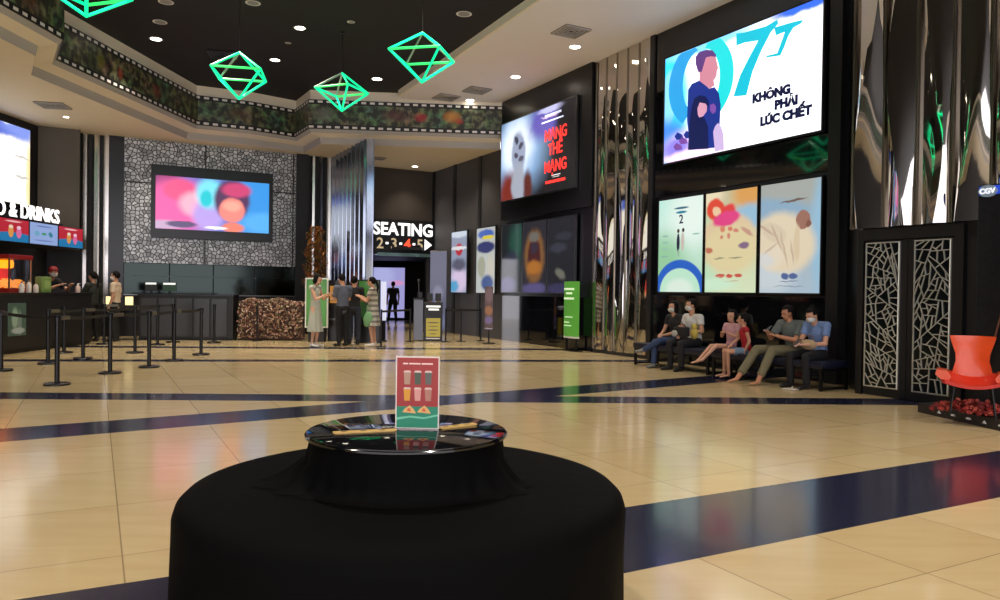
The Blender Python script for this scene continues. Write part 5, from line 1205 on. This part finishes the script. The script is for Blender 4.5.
person('girl in pink top with bare legs stretched out, sitting on the bench', seat_pos(732, .70), RW.a, J, skin=(206, 156, 128), top=cloth('pink', (196, 150, 156)), sleeve=.5, bmat=cloth('pink_shorts', (150, 110, 120)), bfrac=.22, hair='bob', sc=.78, slim=.85, child=1.18, hyaw=.15)
J = pose(SIT, pel=(0, 0, .62), wai=(0, -.02, .76), che=(0, -.06, .98), nec=(0, -.08, 1.12), hea=(0, -.10, 1.29), shL=(.16, -.06, 1.08), shR=(-.16, -.06, 1.08), elL=(.2, .0, .84), wrL=(.2, -.08, .64), elR=(-.19, -.16, .86), wrR=(-.1, -.32, .74),
         hiL=(.09, -.02, .60), knL=(.12, -.44, .60), anL=(.1, -.40, .12), toL=(.1, -.56, .05), hiR=(-.09, -.02, .60), knR=(-.12, -.46, .60), anR=(-.1, -.46, .12), toR=(-.1, -.62, .05))
person('child in red vest and blue denim shorts turned away, between the girl and the man', seat_pos(748, .85), RW.a + math.radians(-35), J, skin=(190, 138, 108), top=cloth('red', (166, 22, 34)), sleeve=0, bmat=cloth('denim', (104, 128, 150)), bfrac=.33, hair='short', sc=.74, slim=.92, child=1.18, hyaw=-.3)
J = pose(SIT, pel=(0, .08, .53), wai=(0, .06, .66), che=(-.02, .02, .86), nec=(-.03, -.02, 1.0), hea=(-.06, -.06, 1.15), shL=(.17, .02, .97), shR=(-.22, -.02, .97), elL=(.18, -.14, .72), wrL=(-.08, -.26, .78), elR=(-.28, -.18, .74), wrR=(-.18, -.38, .84),
         hiL=(.09, .05, .52), knL=(-.02, -.44, .55), anL=(-.02, -.74, .08), toL=(-.02, -.9, .03), hiR=(-.1, .05, .52), knR=(-.36, -.42, .54), anR=(-.40, -.80, .09), toR=(-.44, -.95, .03))
sp_ = seat_pos(793, .62)
person('barefoot man in grey-green shirt and khaki trousers looking at a phone on the bench', sp_, RW.a, J, skin=(184, 128, 96), top=cloth('greygreen', (92, 100, 98)), sleeve=.75, bmat=cloth('khaki', (112, 106, 80)), bfrac=.93, hair='short', hcol=(22, 18, 17), sc=.94, hpitch=.25, hyaw=-.25, slim=1.08, shirt_len=.04)
def inhand(J, s, rootloc, rz, sc, off=(0, 0, 0)):
    p = V(J['wr' + s]); e_ = V(J['el' + s]); p = p + (p - e_).normalized() * .1 + V(off)
    return V(rootloc) + Matrix.Rotation(rz, 3, 'Z') @ (p * sc)
def phone(p, rz, lb, lit=True):
    root = empty('mobile_phone', p, rz, lb, 'phone'); root.rotation_euler = (math.radians(-50), 0, rz)
    mb = MB(); mb.box(-.036, .036, -.004, .004, -.07, .07, bev=.003); mb.build('body', M_black, root)
    mb = MB(); mb.box(-.033, .033, .004, .005, -.066, .066); mb.build('screen', emis('phone_screen', (200, 215, 235), 1.2), root)
phone(inhand(J, 'R', sp_, RW.a, .94, (.04, 0, .02)), RW.a - .6, 'lit mobile phone in the hands of the man in khaki trousers')
p = seat_pos(793, .62) + V((0, 0, 0)); J = pose(SIT, hea=(.0, -.16, 1.13), nec=(0, -.07, 1.0), elL=(.24, -.14, .70), wrL=(.02, -.34, .68), elR=(-.2, -.16, .72), wrR=(-.1, -.36, .70))
sp_ = seat_pos(819, .62)
person('woman in light blue t-shirt and face mask, at the lattice door end of the bench', sp_, RW.a, J, skin=(204, 152, 124), top=cloth('blue', (104, 130, 176)), sleeve=.6, bmat=cloth('black3', (18, 18, 22)), shoes=mat('shoe_black', (20, 20, 22), .5), hair='bun', mask=True, sc=.94, hpitch=.4, hyaw=-.1, slim=.95)
phone(inhand(J, 'R', sp_, RW.a, .94, (.03, 0, .03)), RW.a - .2, 'mobile phone held by the woman in the light blue t-shirt')
root = empty('handbag', sp_ - RW.y * .28 + V((.05, 0, .55)), RW.a, 'small tan handbag on the lap of the woman in blue', 'bag')
mb = MB(); mb.ball((0, 0, .09), .14, .06, .08); mb.build('body', cloth('tan', (176, 150, 116)), root, smooth=True); mb = MB(); mb.path([(-.1, 0, .14), (-.04, 0, .22), (.06, 0, .22), (.11, 0, .13)], .006); mb.build('handle', cloth('tan_dark', (110, 84, 60)), root)
fp_ = at(790, 390, 0)
root = empty('sandal', (fp_.x, fp_.y, 0), 1.2, 'pale sandal lying on the floor before the woman in blue', 'sandal')
mb = MB(); mb.ball((0, 0, .012), .045, .12, .012); mb.build('sole', M_cup, root, smooth=True); mb = MB(); mb.path([(-.035, -.02, .02), (0, -.03, .05), (.035, -.02, .02)], .008); mb.build('strap', M_cup, root)

# --- standing far back
def stand(px, py, **k): p = at(px, py, 0); return V((p.x, p.y, 0))
phoneL = dict(elR=(-.2, -.12, 1.12), wrR=(-.08, -.34, 1.24), elL=(.2, -.1, 1.12), wrL=(.06, -.32, 1.22))
J = pose(STAND, hea=(0, -.06, 1.58), **phoneL)
person('woman with dark hair in a long pale dress, facing the green board', stand(315, 347), math.radians(75), J, skin=(206, 160, 134), top=None, bottom='dress', bmat=cloth('pale_dress', (176, 180, 168)), sleeve=0, hem=.36, hair='bob', hpitch=.3, slim=.84, sc=1.0, shoes=M_cup)
J = pose(STAND, hea=(0, -.05, 1.60), elR=(-.24, -.08, 1.12), wrR=(-.10, -.34, 1.14), elL=(.22, -.04, 1.1), wrL=(.1, -.3, 1.12))
person('man in grey t-shirt and black trousers with his back turned, beside the black machine', stand(342, 346), math.radians(225), J, top=cloth('grey_blue', (86, 92, 108)), bmat=cloth('black4', (16, 16, 20)), shoes=mat('shoe_black', (20, 20, 22), .5), hair='short', hpitch=.2, sc=1.0, sleeve=.75)
J = pose(STAND, elR=(-.22, -.06, 1.12), wrR=(-.12, -.3, 1.1), elL=(.22, -.06, 1.12), wrL=(.12, -.3, 1.1))
person('person in black t-shirt and dark jeans at the black kiosk, back turned', stand(353.5, 344.5), math.radians(190), J, top=cloth('black', (22, 22, 25)), bmat=cloth('dark_jeans', (40, 46, 60)), shoes=mat('shoe_black', (20, 20, 22), .5), hair='short', sc=.98, sleeve=.75)
J = pose(STAND, hea=(0, -.05, 1.59), **phoneL)
person('woman with a long ponytail in a striped grey dress, facing the green lit kiosk', stand(372.5, 346.5), math.radians(262), J, skin=(200, 150, 122), top=None, bottom='dress', bmat=None, sleeve=.6, hem=.5, hair='ponytail', slim=.95, sc=.97, shoes=M_cup) if 0 else None
N = NT('striped_dress'); tc = N.n('ShaderNodeTexCoord'); sp = N.n('ShaderNodeSeparateXYZ'); N.l(tc.outputs['Object'], sp.inputs[0])
st_ = N.math('GREATER_THAN', N.math('FRACT', N.math('DIVIDE', sp.outputs[2], .13)), .55); N.l(N.mix(st_, lin((176, 172, 160)), lin((116, 112, 106))), N.b.inputs['Base Color']); N.b.inputs['Roughness'].default_value = .8
person('woman with a long ponytail in a striped grey dress, facing the green lit kiosk', stand(372.5, 346.5), math.radians(262), J, skin=(200, 150, 122), bottom='dress', bmat=N.m, sleeve=.6, hem=.5, hair='ponytail', slim=.95, sc=.97, shoes=M_cup)
hp = stand(367, 346.5)
root = empty('plastic_bag', (hp.x + .05, hp.y - .15, .48), 0, 'pale green plastic bag hanging by the woman in the striped dress', 'bag')
mb = MB(); mb.lathe([(.06, 0), (.11, .05), (.12, .2), (.07, .32), (.03, .36)], 14, sy=.5); mb.build('body', mat('bag_green', (110, 160, 110), .4), root, smooth=True)
mb = MB(); mb.path([(-.04, 0, .35), (-.03, 0, .5), (.03, 0, .5), (.04, 0, .35)], .008); mb.build('handle', mat('bag_green', (110, 160, 110), .4), root)
J = pose(STAND, knL=(.12, -.14, .52), anL=(.14, -.22, .1), toL=(.14, -.36, .03), knR=(-.1, -.0, .5), anR=(-.1, .22, .12), toR=(-.1, .08, .03))
person('person in silhouette walking before the glowing lilac passage screen', (gx(393, 31.5), 31.5, 0), math.radians(200), J, top=cloth('dusk', (40, 48, 48)), bmat=cloth('black4', (16, 16, 20)), shoes=mat('shoe_black', (20, 20, 22), .5), sc=1.0)
# --- food counter
J = pose(STAND, wai=(0, -.04, 1.05), che=(0, -.16, 1.23), nec=(0, -.24, 1.36), hea=(0, -.32, 1.5), shL=(.18, -.22, 1.33), shR=(-.18, -.22, 1.33), elL=(.3, -.38, 1.14), wrL=(.2, -.56, 1.24), elR=(-.26, -.4, 1.14), wrR=(-.12, -.58, 1.24))
person('worker in red cap, face mask and black shirt leaning over the food counter', (-10.55, 17.25, 0), math.radians(75), J, top=cloth('black', (22, 22, 25)), bmat=cloth('black4', (16, 16, 20)), shoes=mat('shoe_black', (20, 20, 22), .5), hair='short', mask=True, cap=mat('cap_red', (140, 26, 30), .6), sc=1.1, hyaw=-.5, sleeve=.7)
J = pose(STAND, elL=(.22, -.12, 1.16), wrL=(.1, -.36, 1.2))
person('woman with tied dark hair and dark green top at the food counter end', (-9.95, 18.35, 0), math.radians(255), J, top=cloth('dark_green', (38, 44, 38)), bmat=cloth('black4', (16, 16, 20)), shoes=mat('shoe_black', (20, 20, 22), .5), hair='ponytail', slim=.9, sc=.99, sleeve=1.9)
person('person in cream t-shirt and face mask standing by the glowing light boxes', (-9.48, 18.45, 0), math.radians(-78), STAND, top=cloth('cream', (206, 186, 160)), bmat=cloth('black4', (16, 16, 20)), shoes=mat('shoe_black', (20, 20, 22), .5), hair='short', mask=True, sc=1.03, sleeve=.7) if 0 else None
person('person in cream t-shirt and face mask standing by the glowing light boxes', (-9.48, 18.5, 0), math.radians(-80), STAND, top=cloth('cream', (206, 186, 160)), bmat=cloth('black4', (16, 16, 20)), shoes=mat('shoe_black', (20, 20, 22), .5), hair='short', mask=True, sc=1.0, sleeve=.7)
